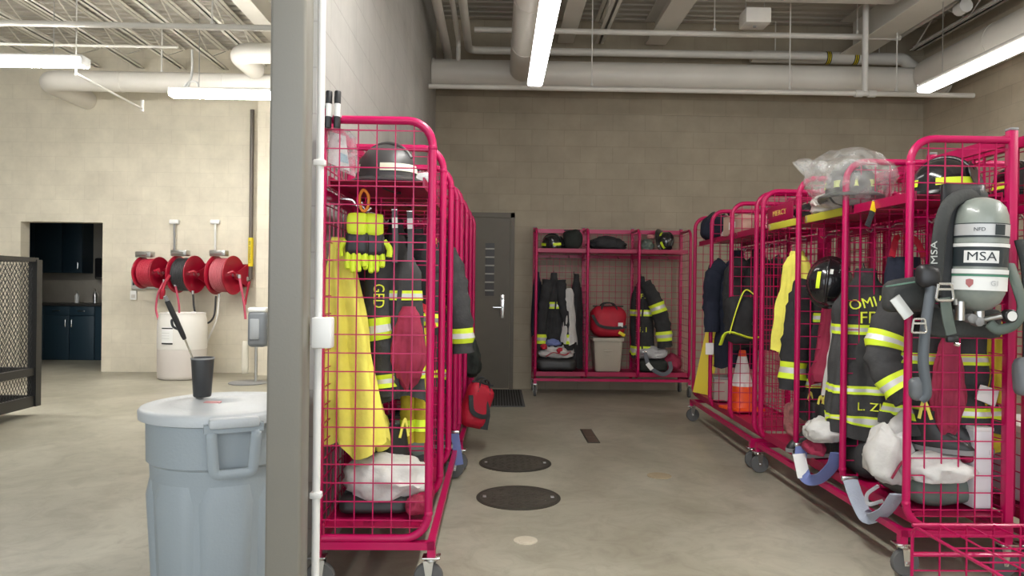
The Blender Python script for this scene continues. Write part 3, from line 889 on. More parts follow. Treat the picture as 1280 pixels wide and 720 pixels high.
def coat(name, label, cat, loc, rz=0, W=1, D=1, L=.95, fab=None, trims=((.30, .36), (.86, .92)), sleeves='both', sl=.66, cuff=True, letters=(), seed=0, group=None, tab=COAT, fold=.16, k=5,
         lean=(0, 0), sleeve_pts=None, sleeve_r=None, collar=True, tilt=0, open_front=True, sleeve_text=None, elbow=False, hem=0):
    fab = fab or TURN
    t = thing(name, label, cat, loc, rz, group)
    c = Cloth(tab, L, W, D, fold, k, seed, lean, tilt, hem)
    body = c.shell().build('coat_body', fab, t, 70)
    for a, b in trims:
        c.band(a, b).build('reflective_trim', [LIME, SILV], t, 70)
    if collar:
        mb = MB(); R0 = .062
        mb.lathe([(R0 * 1.1 * W, -.04), (R0 * 1.05 * W, .005), (R0 * .9 * W, .022), (R0 * .75 * W, .02), (R0 * .8 * W, -.02)], 20, Matrix.Diagonal((1, .8, 1, 1)), caps=False); mb.build('collar', fab, t)
        mb = MB(); mb.tube([(-.01, .03, .01), (0, .035, .05), (.01, .03, .01)], .005, 6); mb.build('hang_loop', BLKS, t)
    if open_front:
        mb = MB(); cols = []
        pts = [c.on_front(.012 + .01 * sin(7 * q), -L * q, .004) for q in [i / 16 for i in range(2, 17)]]
        mb.tube(pts, .012, 6, True, 0, flat=(1, .5), ref=V((0, 1, 0))); mb.build('front_flap', fab, t)
    sides = {'both': (-1, 1), 'left': (-1,), 'right': (1,), 'none': ()}[sleeves]
    for s in sides:
        sw = .155 * W
        pts = sleeve_pts[s] if sleeve_pts and s in sleeve_pts else [(s * sw * .8, 0, -.09 * L / .9), (s * (sw + .065), -.02, -.2), (s * (sw + .085), -.045, -.42), (s * (sw + .075), -.06, -sl)]
        rad = sleeve_r or [.085, .082, .072, .066]
        P_, r = sleeve_mb(pts, rad, seed + s)
        so = wrinkle_tube(P_, r, 20, (1, .8), seed + s).build('sleeve', fab, t, 70)
        N = len(P_)
        if cuff:
            for (q0, q1) in ((.78, .90),) + (((.42, .52),) if elbow else ()):
                mb = MB(); i0 = int(N * q0); i1 = max(i0 + 3, int(N * q1) + 1); mid = max(1, (i1 - i0) // 3)
                wrinkle_tube(P_, r, 20, (1, .8), seed + s, .004, i0, i0 + mid + 1, 0, mb, False)
                if i1 - i0 - 1 > 2 * mid - 1:
                    wrinkle_tube(P_, r, 20, (1, .8), seed + s, .0042, i0 + mid, i1 - mid, 1, mb, False)
                wrinkle_tube(P_, r, 20, (1, .8), seed + s, .004, i1 - mid - 1, i1, 0, mb, False)
                mb.build('reflective_trim', [LIME, SILV], so, 70)
    for (txt, size, x, z, rot) in letters:
        c.letters(txt, size, x, z, rot).build('lettering', LET, t)
    return t


def trousers(label, loc, rz=0, L=1.0, W=1, fab=None, seed=0, trims=((.8, .87),), group=None):
    fab = fab or TURN
    t = thing('turnout_trousers', label, 'trousers', loc, rz, group)
    c = Cloth(((0, .13, .05), (.1, .15, .07), (.3, .165, .085), (.38, .16, .085)), L, W, 1, .1, 4, seed)
    mb = MB(); n, m = 44, 12
    mb.loft([[c.pt(.36 * i / m, 2 * PI * k / n) for k in range(n)] for i in range(m + 1)], True); mb.build('waist', fab, t, 70)
    for s in (-1, 1):
        pts = [(s * .07 * W, 0, -.30 * L), (s * .08 * W, -.01, -.6 * L), (s * .075 * W, 0, -L)]
        P_, r = sleeve_mb(pts, [.085 * W, .08 * W, .082 * W], seed + s)
        lg = wrinkle_tube(P_, r, 20, (1, .85), seed + s).build('trouser_leg', fab, t, 70)
        if trims:
            N = len(P_); mb = MB(); i0 = int(N * .72)
            wrinkle_tube(P_, r, 20, (1, .85), seed + s, .004, i0, i0 + 3, 0, mb, False); mb.build('reflective_trim', [LIME], lg, 70)
    for s in (-1, 1):
        mb = MB(); mb.tube(smooth_path([(s * .08, -.05, 0), (s * .05, -.02, .09), (s * .01, .03, .11)], 5), .018, 6, flat=(1, .25), ref=V((0, 1, 0))); mb.build('suspender', REDF, t)
    return t


def helmet(label, loc, rz=0, rot=None, sc=1.0, shell_m=None, band_m=None, badge=True, visor=False, brim=1.0, top_marks=(), group=None, band2=None, textpatch=False):
    t = thing('fire_helmet', label, 'helmet', loc, rz, group, rot)
    sm = shell_m or BLKG; bm_ = band_m or LIME; s = sc
    prof = []
    mb = MB(); n = 40; rings = []
    def rr(th, z, k=1):
        return V((.118 * s * k * cos(th), (.142 * s * k) * sin(th), z * s))
    zs = [0, .03, .06, .09, .115, .135, .148, .155]
    for z in zs:
        k = math.sqrt(max(0.0004, 1 - (z / .157) ** 2.4))
        ring = []
        for i in range(n):
            th = 2 * PI * i / n; p = rr(th, z + .012, k)
            ridge = .012 * s * max(0, cos(4 * th)) * (z / .155) * (k)
            p *= 1; p.x *= 1 + ridge / .12; p.y *= 1 + ridge / .14
            ring.append(p)
        rings.append(ring)
    mb.loft(rings, True)
    cr = [(0, -.125 * s + .25 * s * i / 14, (.012 + .157 * math.sqrt(max(0, 1 - ((-.125 + .25 * i / 14) / .148) ** 2))) * s + .004) for i in range(15)]
    mb.tube(cr, .011 * s, 8); mb.build('shell', sm, t, 55)
    mb = MB(); inner, outer, und = [], [], []
    for i in range(n):
        th = 2 * PI * i / n; b = max(0, sin(th))
        e = (.035 + .055 * b ** 2 + .012 * max(0, -sin(th)) ** 2) * brim
        inner.append(rr(th, .016, .97)); p = rr(th, .006 - .028 * b ** 2 - .01, 1)
        q = V((p.x, p.y, 0)).normalized() * e * s
        outer.append(p + q); und.append(p + q * .97 + V((0, 0, -.008 * s)))
    low = [p * 1 for p in inner]; low = [V((p.x, p.y, -.01 * s)) for p in low]
    mb.loft([inner, outer, und, low], False); mb.build('brim', sm, t, 55)
    segs = ((-2.75, -1.95), (-1.2, -.4), (.3, 1.2), (1.95, 2.85)) if band2 is None else band2
    for a, b in segs:
        mb = MB(); m = 8; g = []
        for z in (.022, .056):
            k = math.sqrt(1 - (z / .157) ** 2.4)
            g.append([rr(a + (b - a) * i / m, z + .012, k * 1.0) * 1.0 + V((cos(a + (b - a) * i / m), sin(a + (b - a) * i / m), 0)) * .006 * s for i in range(m + 1)])
        pts = g[0] + g[1]; mb.add(pts, [(i, i + 1, m + 2 + i, m + 1 + i) for i in range(m)]); mb.build('reflective_band', bm_, t)
    if badge:
        mb = MB(); o = [(-.045, 0), (.045, 0), (.055, .05), (.04, .1), (0, .13), (-.04, .1), (-.055, .05)]
        mb.prism([(x * s, y * s) for x, y in o], .006, Matrix.Translation((0, -.155 * s, .02 * s)) @ Matrix.Rotation(PI / 2 - .35, 4, 'X')); mb.build('front_badge', BLK, t)
    if visor:
        mb = MB(); g = []
        for z, k in ((.05, 1.12), (-.02, 1.2), (-.08, 1.16)):
            g.append([rr(-PI / 2 + (i - 6) * .17, z, k) for i in range(13)])
        pts = [p for r in g for p in r]; fs = [(j * 13 + i, j * 13 + i + 1, (j + 1) * 13 + i + 1, (j + 1) * 13 + i) for j in range(2) for i in range(12)]
        mb.add(pts, fs); mb.build('visor', mat('visor_smoke', (.12, .10, .07), .1, trans=.6), t)
    for (sx0, y0, y1, hw, mm, nm_) in top_marks:
        mb = MB(); m = 12; g = [[], []]
        for i in range(m + 1):
            y = y0 + (y1 - y0) * i / m
            for q, x in enumerate((sx0 - hw, sx0 + hw)):
                rr2 = min(.97, math.hypot(x / .118, y / .142)); z = .157 * (1 - rr2 ** 2) ** (1 / 2.4)
                g[q].append(V((x * s, y * s, (z + .016) * s)))
        mb.add(g[0] + g[1], [(i, i + 1, m + 2 + i, m + 1 + i) for i in range(m)]); mb.build(nm_, mm, t)
    mb = MB(); mb.tube(smooth_path([(-.1 * s, 0, 0), (-.07 * s, -.03 * s, -.04 * s), (0, -.06 * s, -.055 * s), (.07 * s, -.03 * s, -.04 * s), (.1 * s, 0, 0)], 5), .009 * s, 6, flat=(1, .35)); mb.build('chin_strap', BLKS, t)
    return t


def boots(label, loc, rz=0, group=None, m=None, h=.30, sc=1, rot=None):
    t = thing('rubber_boot', label, 'boot', loc, rz, group, rot)
    m = m or RUBBER
    mb = MB(); rings = []; n = 20
    for z, cy, a, b in ((0.0, -.05, .046, .14), (.03, -.05, .05, .145), (.06, -.035, .05, .13), (.09, -.01, .048, .10), (.13, .02, .05, .072), (.2, .03, .056, .068), (h, .03, .066, .075)):
        rings.append([V((a * sc * cos(2 * PI * k / n), cy * sc + b * sc * sin(2 * PI * k / n), z * sc)) for k in range(n)])
    rings.append([V((p.x * .86, (p.y - .03 * sc) * .86 + .03 * sc, p.z - .03)) for p in rings[-1]])
    mb.loft(rings, True); mb.build('boot_shaft', m, t, 60)
    mb = MB(); mb.loft([[V((.054 * sc * cos(2 * PI * k / n), (-.05 + .15 * sin(2 * PI * k / n)) * sc, z)) for k in range(n)] for z in (-.004, .018)], True); mb.build('sole', GREYP, t)
    for s in (-1, 1):
        mb = MB(); mb.tube(smooth_path([(s * .062 * sc, -.0, h * sc - .04), (s * .068 * sc, .03, h * sc + .045), (s * .062 * sc, .06 * sc, h * sc - .04)], 5), .008, 6, flat=(1, .4)); mb.build('pull_loop', YELF, t)
    return t


def sack(name, label, cat, loc, r, m=None, seed=1, rz=0, amp=.32, freq=2.1, knot=True, group=None, flat=.0, tie=None):
    """crumpled bag lying on a surface; loc is the base centre"""
    t = thing(name, label, cat, loc, rz, group)
    m = m or SACK
    rx, ry, rzz = r
    mb = MB()
    def fn(p):
        u = V((p.x / rx, p.y / ry, p.z / rzz))
        s1 = noise.noise_vector(u * 1.3 + V((seed * 3.1, seed, seed * 2.3)))
        cr = lambda f, o: 1 - abs(noise.noise(u * f + s1 * .8 + V((o + seed, seed * 1.7, o))) * 2.2)
        vd = noise.voronoi(u * 1.5 + s1 * .25 + V((seed * 1.3, seed * .7, 2)))[0]; ve = noise.voronoi(u * 3.6 + s1 * .5 + V((seed * .9, 4, seed)))[0]
        k = 1.04 + s1.x * .20 - .34 * min(.7, vd[1] - vd[0]) - .13 * min(.7, ve[1] - ve[0]) + .05 * cr(3.4, 9)
        p = V((p.x * k + s1.y * rx * .12, p.y * k + s1.z * ry * .12, p.z * k))
        z = p.z + rzz * .72
        if z < rzz * .3:
            z = rzz * .3 - (rzz * .3 - z) * .5
        return V((p.x, p.y, max(0.002, z)))
    mb.ball((0, 0, 0), (rx, ry, rzz), None, 16, 0, 0, freq, seed, None, fn)
    mb.build('bag_body', m, t, 70)
    if knot:
        mb = MB(); P_ = smooth_path([(rx * .2, -ry * .1, rzz * 1.35), (rx * .3, -ry * .25, rzz * 1.8), (rx * .55, -ry * .5, rzz * 1.95)], 5)
        mb.tube(P_, [.02 + .03 * abs(sin(i * .55)) * min(1, rx / .2) for i in range(len(P_))], 9); mb.build('tied_neck', m, t, 70)
    if tie:
        mb = MB(); mb.tube(smooth_path([(-rx * .6, -ry * .8, rzz * .3), (-rx * .2, -ry * 1.02, rzz * .8), (rx * .4, -ry * .95, rzz * .5), (rx * .7, -ry * .7, rzz * .9)], 5), .014, 6, flat=(1, .4)); mb.build('drawstring', tie, t)
    return t


def duffel(name, label, cat, loc, d, m=None, seed=1, rz=0, strap=BLKS, group=None, handles=True, patch=None, rot=None, amp=.012):
    t = thing(name, label, cat, loc, rz, group, rot)
    m = m or REDF
    w, l, h = d
    mb = MB(); mb.softbox((0, 0, h / 2), (w, l, h), min(d) * .38, amp, 7, seed, fn=lambda p: V((p.x * (1 + .06 * p.z / h), p.y * (1 - .15 * p.z / h), p.z))); mb.build('bag_body', m, t, 70)
    if handles:
        for s in (-1, 1):
            mb = MB(); mb.tube(smooth_path([(-w * .25, s * l * .40, h * .82), (-w * .14, s * l * .22, h * 1.08), (w * .14, s * l * .22, h * 1.08), (w * .25, s * l * .40, h * .82)], 6), .013, 6, flat=(1, .45)); mb.build('carry_handle', strap, t)
        mb = MB(); mb.tube(smooth_path([(-w * .48, -l * .40, h * .72), (-w * .3, -l * .56, h * .40), (w * .1, -l * .585, h * .32), (w * .48, -l * .46, h * .36)], 8), .02, 6, flat=(1, .3), ref=V((0, 1, 0))); mb.build('shoulder_strap', strap, t)
    mb = MB(); mb.tube([(-w * .44, 0, h * 1.0), (w * .44, 0, h * 1.0)], .008, 6); mb.build('zipper', strap, t)
    if patch:
        mb = MB(); mb.rbox((w * .3, -l * .52, h * .42), (w * .14, .008, h * .14), .003); mb.build('white_patch', WHITEP, t)
        mb = MB(); mb.rbox((w * .34, -l * .50, h * .13), (w * .2, .008, h * .1), .003, 2, Matrix.Rotation(.5, 3, 'Y')); mb.build('yellow_tab', YELP, t)
    return t


def strap(name, label, cat, pts, w, m, tag_m=None, group=None, ref=None):
    """flat webbing hanging in a curve"""
    pts = [V(p) for p in pts]; c = pts[0].copy()
    t = thing(name, label, cat, c, 0, group)
    sp = smooth_path([p - c for p in pts], 10)
    mb = MB(); mb.tube(sp, w / 2, 8, True, 0, flat=(1, .14), ref=ref); mb.build('webbing', m, t, 60)
    mb = MB(); mb.rbox(tuple(sp[0]), (w * 1.02, w * .2, w * .3), .003); mb.build('buckle', CHROME, t)
    if tag_m:
        mb = MB(); i = len(sp) // 4; d = (sp[i + 1] - sp[i - 1]).normalized(); a, b = frame_of(d, ref)
        mb.tube([sp[i] - d * w * .9, sp[i] + d * w * .9], w / 2 * 1.03, 8, True, 0, flat=(1, .2), ref=ref); mb.build('tag', tag_m, t)
    return t


def gloves(label, loc, rz=0, m1=None, m2=None):
    t = thing('work_gloves', label, 'gloves', loc, rz)
    for s in (-1, 1):
        o = s * .035
        mb = MB(); mb.softbox((o, s * .012, -.03), (.085, .035, .10), .016, .004, 20, s, sub=2); cf = mb.build('cuff', m1 or LIME, t, 70)
        mb = MB(); mb.softbox((o, s * .012, -.115), (.10, .032, .10), .015, .004, 18, s + 3, sub=2); mb.build('palm', m2 or BLK, t, 70)
        for i in range(4):
            l = (.075, .09, .085, .065)[i]; x = o - .036 + .024 * i
            mb = MB(); mb.tube(smooth_path([(x, s * .012, -.15), (x + .004 * s, s * .012 - .006, -.15 - l * .6), (x + .002 * s, s * .012 - .018, -.15 - l)], 4), [.0125] * 8 + [.009], 8); mb.build('finger', m1 or LIME, t)
        mb = MB(); mb.tube(smooth_path([(o + s * .045, s * .012, -.10), (o + s * .07, s * .005, -.135), (o + s * .068, 0, -.17)], 4), .0135, 8); mb.build('thumb', m1 or LIME, t)
    return t
# =================================================================== left bay objects
# ---- grey trash can with lid
CANM = mat('can_grey', (.30, .345, .375), .45, bump=.1, bscale=90)
LIDM = mat('lid_grey', (.46, .49, .51), .42, bump=.1, bscale=90)
tcx, tcy = -1.068, 2.9
can = thing('trash_can', 'large grey-blue plastic trash can with closed lid, standing left of the steel column', 'trash can', (tcx, tcy, 0), .02)
prof = [(.235, 0), (.24, .01), (.255, .25), (.272, .60), (.283, .61), (.286, .76), (.292, .765), (.292, .785), (.27, .785), (.265, .72), (.235, .03), (0, .03)]
mb = MB(); mb.lathe(prof, 64); 
mb.build('can_body', CANM, can, 35)
for k in range(8):     # raised vertical panels round the body
    a = 2 * PI * k / 8 + .35; mb = MB()
    outl = []
    g = []
    for z in (.05, .12, .3, .48, .55):
        ww = .16 if .1 < z < .5 else .13
        row = []
        for i in range(9):
            th = a + (i / 8 - .5) * ww / .25 * 1.15
            r = .236 + (.60 - 0) * 0 + (z / .60) * .037 + .016
            if i in (0, 8) or z in (.05, .55):
                r -= .018
            row.append(V((r * cos(th), r * sin(th), z)))
        g.append(row)
    pts = [p for r in g for p in r]; mb.add(pts, [(j * 9 + i, j * 9 + i + 1, (j + 1) * 9 + i + 1, (j + 1) * 9 + i) for j in range(4) for i in range(8)])
    mb.build('side_panel', CANM, can, 50)
for a in (-PI / 2 + .42, PI / 2 + .42):
    R = Matrix.Rotation(a, 3, 'Z'); mb = MB()
    path = arc_corner([R @ V((.285, -.075, .77)), R @ V((.325, -.075, .745)), R @ V((.315, -.065, .60)), R @ V((.315, .065, .60)), R @ V((.325, .075, .745)), R @ V((.285, .075, .77))], .02)
    mb.tube(path, .019, 8, flat=(1, .75))
    mb.box(R @ V((.305, 0, .765)), (.05, .20, .03), R)
    mb.build('handle', CANM, can, 50)
mb = MB(); mb.lathe([(.30, .765), (.312, .768), (.314, .795), (.305, .806), (.285, .810), (.265, .803), (.20, .812), (.12, .824), (.10, .818), (.06, .818), (.05, .826), (0, .828)], 64)
lid = mb.build('lid', LIDM, can, 50)
for a in (-PI / 2 + .42, PI / 2 + .42):
    R = Matrix.Rotation(a, 3, 'Z'); mb = MB(); mb.rbox(R @ V((.325, 0, .785)), (.045, .17, .036), .01, 2, R); mb.build('lid_latch', LIDM, lid)
mb = MB(); mb.rbox((-.02, -.09, .823), (.06, .035, .006), .003); mb.build('red_mark', mat('faded_red', (.62, .30, .30), .6), lid)
# cup and long tool
cx, cy = -1.17, 2.92
cup = thing('tumbler', 'black tapered tumbler cup standing on the trash can lid', 'cup', (cx, cy, .828))
mb = MB(); mb.lathe([(.031, 0), (.034, .004), (.043, .15), (.043, .154), (.040, .154), (.038, .14), (.031, .012), (0, .012)], 32); mb.build('cup_body', mat('cup_black', (.035, .036, .038), .35), cup)
mb = MB(); mb.lathe([(.0435, .148), (.045, .151), (.0435, .156), (.041, .155)], 32, caps=False); mb.build('rim', GREYP, cup)
tl = thing('long_lighter', 'long black-handled rod tool leaning in the black tumbler', 'tool', (cx, cy, .86))
def rel(px, py, Y): return P(px, py, Y) - V((cx, cy, .86))
a, b, c_ = rel(247, 462, 2.92), rel(231, 424, 2.87), rel(209, 376, 2.82)
mb = MB(); mb.tube([V((0.02, 0, -.0)), a, b], .0035, 8); mb.build('steel_rod', CHROME, tl)
mb = MB(); mb.tube([b, b.lerp(c_, .1), b.lerp(c_, .5), c_], [.0075, .0095, .011, .010], 10); mb.build('handle_grip', BLK, tl)
mb = MB(); m_ = b.lerp(c_, .25); mb.tube(smooth_path([m_ + V((-.004, 0, .0)), m_ + V((-.028, 0, .012)), m_ + V((-.034, 0, .035)), m_ + V((-.022, 0, .04))], 5), .005, 8); mb.build('trigger_loop', BLK, tl)
mb = MB(); mb.tube([c_, c_ + (c_ - b).normalized() * .02], .007, 8); mb.build('end_cap', GREYP, tl)

# ---- white drum under the reels
DRM = mat('drum_white', (.74, .715, .67), .5); DRL = mat('drum_liquid', (.62, .57, .53), .5)
dr = thing('plastic_drum', 'white plastic drum with a small label, on the floor under the hose reels', 'drum', (-4.21, 9.83, 0))
mb = MB(); mb.lathe([(.27, 0), (.30, .02), (.305, .05), (.308, .40)], 48, caps=True); mb.build('liquid_band', DRL, dr, 50)
mb = MB(); mb.lathe([(.308, .401), (.312, .42), (.310, .70), (.300, .80), (.285, .85), (.29, .875), (.27, .88), (.262, .865), (0, .862)], 48); mb.build('drum_shell', DRM, dr, 50)
mb = MB()
Lm = lambda p: V((.3145 * sin(p.x / .3145), -.3145 * cos(p.x / .3145) - p.z, p.y))
o = []
for i in range(9):
    o.append((-.10 + i * .025, .46))
for (z0, z1, mi) in ((.47, .70, 0), (.675, .69, 1), (.475, .495, 1), (.62, .624, 2), (.55, .554, 2), (.585, .588, 2)):
    off = .001 if mi == 0 else .003
    g = [[Lm(V((-.105 + (.165 if mi == 0 or z1 - z0 > .01 else .12) * i / 10 - .05 + (0 if mi == 0 else 0), z, off))) for i in range(11)] for z in (z0, z1)]
    mb.add(g[0] + g[1], [(i, i + 1, 12 + i, 11 + i) for i in range(10)], mi)
mb.build('drum_label', [WHITEP, BLK, mat('print_grey', (.45, .45, .44), .6)], dr)
for (x, y) in ((-.14, -.1), (.12, .06)):
    mb = MB(); mb.lathe([(.035, .862), (.035, .885), (.028, .89), (0, .89)], 16, Matrix.Translation((x, y, 0))); mb.build('bung_cap', WHITEP, dr)

# ---- hose reels on the left bay back wall
HOSES = [mat('hose_red', (.42, .02, .045), .5, bump=.2), mat('hose_black', (.025, .025, .027), .5), mat('hose_pale_red', (.42, .09, .11), .5)]
REELM = mat('reel_red', (.33, .005, .024), .32)
def reel(px, py, R, label, hose, i, rz):
    c = P(px, py, 10.12)
    t = thing('hose_reel', label, 'hose reel', c, rz, 'red hose reels on the wall')
    M = Matrix.Rotation(PI / 2, 4, 'Y')
    wd = .12
    for s in (-1, 1):
        prf = [(.05, s * wd), (R * .55, s * wd), (R * .62, s * (wd + .012)), (R * .9, s * (wd + .012)), (R, s * (wd + .022)), (R + .006, s * (wd + .014)), (R, s * (wd + .008)), (R * .9, s * wd), (R * .6, s * (wd - .008)), (.05, s * (wd - .008))]
        mb = MB(); mb.lathe(prf, 40, M); mb.build('flange', REELM, t, 50)
    mb = MB(); pts = []
    for k in range(7 * 24 + 1):
        th = 2 * PI * k / 24; pts.append((-.095 + .19 * k / (7 * 24), R * .83 * cos(th), R * .83 * sin(th)))
    mb.tube(pts, .0165, 8); mb.lathe([(R * .8, -.10), (R * .8, .10)], 32, M); mb.build('hose_coil', hose, t, 60)
    mb = MB(); mb.tube([(-wd - .05, 0, 0), (wd + .07, 0, 0)], .022, 12); ax = mb.build('axle', STEEL, t)
    mb = MB()
    mb.bx(-.17, .19, .255, .275, -.16, .16)
    for x in (-.16, .17):
        mb.prism([(.27, -.16), (.27, .16), (0.03, .05), (-.05, .04), (-.05, -.05), (.03, -.06)], .012, Matrix.Translation((x, 0, 0)) @ Matrix(((0, 0, 1, 0), (1, 0, 0, 0), (0, 1, 0, 0), (0, 0, 0, 1))))
    mb.build('wall_bracket', REELM, t, 40)
    mb = MB(); mb.tube(arc_corner([(.18, -.02, -.03), (.25, -.16, .02), (.25, -R * .72, .05), (.20, -R * .95, .02)], .05), .017, 8); mb.build('guide_arm', REELM, t)
    mb = MB(); mb.rbox((-.06, -.05, R + .035), (.24, .10, .08), .01); mb.tube([(-.14, -.11, R + .03), (.02, -.11, R + .03)], .016, 8); mb.build('roller_guide', STEEL, t)
    return t, c
R1 = reel(189, 341, .215, 'leftmost of the three red hose reels, over the white wall outlet', HOSES[0], 0, -.22)
R2 = reel(233, 343, .255, 'middle red hose reel with a black hose, above the white drum', HOSES[1], 1, -.22)
R3 = reel(281, 344, .265, 'rightmost and largest red hose reel, beside the yellow-marked pipe', HOSES[2], 2, -.22)
def hose(label, pts, m, r=.014, nozzle=None):
    c = V(pts[0]); t = thing('hose', label, 'hose', c, 0, 'hoses hanging from the reels')
    sp = smooth_path([V(p) - c for p in pts], 8)
    mb = MB(); mb.tube(sp, r, 10); mb.build('hose_line', m, t)
    if nozzle:
        d = (sp[-1] - sp[-2]).normalized()
        mb = MB(); mb.tube([sp[-1], sp[-1] + d * .05, sp[-1] + d * .13], [r * 1.5, r * 1.9, r * 1.2], 10); mb.build('nozzle', nozzle, t)
    else:
        mb = MB(); mb.tube([sp[0] + V((0, 0, -.02)), sp[0] + V((0, 0, .03))], r * 1.35, 10); mb.build('fitting', STEEL, t)
PINK = mat('hose_pink', (.50, .07, .12), .5)
hose('red hose looping from the leftmost reel down to the drum', [P(205, 352, 9.98), P(198, 366, 9.95), P(195, 385, 9.95), P(198, 400, 9.93)], PINK)
hose('red air hose with coupling hanging left of the middle reel', [P(212, 344, 9.9), P(206, 354, 9.9), P(204, 362, 9.9)], HOSES[0], .02, REELM)
hose('pale red hose running down behind the drum', [P(219, 356, 9.98), P(223, 376, 10.0), P(224, 392, 10.05), P(221, 400, 10.1)], PINK)
hose('black hose hanging in a loop under the middle reel', [P(241, 366, 10.0), P(244, 390, 10.0), P(256, 404, 10.0), P(267, 396, 10.0), P(270, 370, 10.0)], HOSES[1], .013)
hose('thin clear hose hanging from the rightmost reel to the floor', [P(274, 370, 10.0), P(271, 398, 10.0), P(262, 420, 10.02), P(257, 434, 10.02), P(256, 450, 10.0), P(254, 466, 10.0)], mat('hose_clear', (.62, .60, .56), .4), .013)
hose('red hose hanging straight down beside the rightmost reel', [P(299, 346, 9.9), P(302, 362, 9.9), P(305, 380, 9.9), P(307, 399, 9.9)], PINK, .016)
for (px, lab, m) in ((218, 'dark vertical air line above the middle hose reel, white fitting on top', GREYP), (269, 'white vertical air line above the rightmost hose reel', WHITEP)):
    a, b = P(px, 279, 10.42), P(px, 317, 10.42)
    t = thing('air_line', lab, 'air line', b, 0, 'air lines feeding the reels')
    mb = MB(); mb.tube([(0, 0, -.03), a - b], .015, 8); mb.build('pipe', m, t)
    mb = MB(); mb.rbox(tuple(a - b + V((0, 0, .02))), (.13, .06, .06), .012); mb.build('white_fitting', WHITEP, t)
a = P(174, 355, 10.43)
t = thing('air_manifold', 'grey outlet box with dark sockets on the wall below the leftmost reel', 'outlet box', a)
mb = MB(); mb.rbox((0, 0, 0), (.20, .05, .15), .008); mb.build('box', mat('box_grey', (.45, .44, .42), .5), t)
for x in (-.065, -.022, .022, .065):
    mb = MB(); mb.rbox((x, -.028, .01), (.028, .01, .06), .003); mb.build('socket', BLK, t)
mb = MB(); mb.tube([(.10, 0, -.05), (.62, 0, -.07)], .014, 8); mb.build('side_conduit', STEEL, t)
a = P(167, 369, 10.44)
t = thing('wall_outlet', 'white wall outlet cover below the grey outlet box', 'outlet', a)
mb = MB(); mb.rbox((0, 0, 0), (.09, .03, .13), .008); mb.build('cover', WHITEP, t)
mb = MB(); mb.rbox((0, -.017, -.015), (.05, .01, .05), .004); mb.build('outlet_face', mat('warm_white', (.6, .57, .52), .5), t)
# dark riser pipe with yellow marker
a, b = P(319, 136, 10.3), P(319, 349, 10.3)
t = thing('riser_pipe', 'dark vertical riser pipe with a yellow marker in the left bay corner', 'pipe', (a.x - .06, 10.36, 0))
mb = MB(); mb.tube([(0, 0, b.z), (0, 0, a.z)], .028, 12); mb.build('pipe', mat('pipe_dark', (.12, .10, .085), .5), t)
z0, z1 = P(319, 333, 10.3).z, P(319, 297, 10.3).z
mb = MB(); mb.tube([(0, -.0, z0), (0, 0, z1)], .036, 14); mb.build('yellow_marker', YELP, t)
mb = MB(); M = Matrix.Translation((0, -.038, (z0 + z1) / 2)) @ Matrix.Rotation(PI / 2, 4, 'X') @ Matrix.Rotation(PI / 2, 4, 'Z')
mb.text('COMPRESSED AIR', .04, M, .002); mb.build('marker_lettering', BLK, t)
mb = MB(); mb.tube([(0, 0, b.z), (-.16, -.03, b.z - .01)], .018, 10); mb.rbox((-.05, -.01, b.z), (.07, .06, .06), .01); mb.build('valve', mat('valve_grey', (.25, .24, .2), .5), t)
mb = MB(); mb.tube(smooth_path([(0, -.03, b.z - .03), (-.03, -.05, b.z - .2), (-.05, -.06, b.z - .36)], 5), .016, 8); mb.build('red_tail_hose', HOSES[0], t)
# dispenser on stand
c = P(307, 480, 9.0); d = CR @ V(((310 - 640) / FPX, (360 - 479) / FPX, -1)); tt = -CAMZ / d.z; c = V((d.x * tt, d.y * tt, 0))
t = thing('sanitizer_stand', 'grey sanitizer dispenser on a pole with round base, half hidden by the column', 'dispenser stand', c)
mb = MB(); mb.lathe([(.24, 0), (.24, .012), (.22, .02), (.03, .03), (0, .03)], 40); mb.build('base', GREYP, t)
mb = MB(); mb.tube([(.10, 0, .02), (.10, 0, .85)], .02, 12); mb.build('pole', STEEL, t)
mb = MB(); mb.rbox((.13, 0, .70), (.24, .20, .46), .05, 3); hd = mb.build('dispenser_body', mat('disp_grey', (.17, .185, .205), .35), t)
mb = MB(); mb.rbox((.13, 0, .945), (.23, .19, .06), .02); mb.build('top_cap', WHITEP, hd)
mb = MB(); mb.rbox((.11, -.105, .70), (.12, .02, .26), .01); mb.build('front_panel', mat('disp_light', (.36, .38, .40), .3), hd)
mb = MB(); mb.softbox((-.03, -.02, .33), (.09, .05, .42), .024, .012, 6, 3, sub=2); mb.build('hanging_cloth', mat('cream_cloth', (.66, .62, .52), .8), t, 70)

# ---- black mesh-sided cart at the left edge
EXM = mat('black_steel', (.022, .021, .02), .45)
ct = thing('mesh_cart', 'black expanded-metal sided cart cut off by the left edge of the photo', 'cart', (-4.40, 7.02, 0))
x0, x1, ya, yb, z0, z1 = -1.1, 0, -1.5, 0, .09, 1.50
for (x, y) in ((x1, yb), (x1, ya), (x0, yb), (x0, ya)):
    mb = MB(); mb.bx(x - .04, x + .04, y - .04, y + .04, z0, z1 - .02); mb.build('corner_post', EXM, ct)
def rail(nm, z, h, w=.05):
    mb = MB()
    for x in (x0, x1):
        mb.bx(x - w / 2, x + w / 2, ya, yb, z - h / 2, z + h / 2)
    for y in (ya, yb):
        mb.bx(x0, x1, y - w / 2, y + w / 2, z - h / 2, z + h / 2)
    return mb.build(nm, EXM, ct)
rail('top_rail', z1 - .02, .04, .06); rail('mid_rail', .42, .07); rail('bottom_rail', .14, .10)
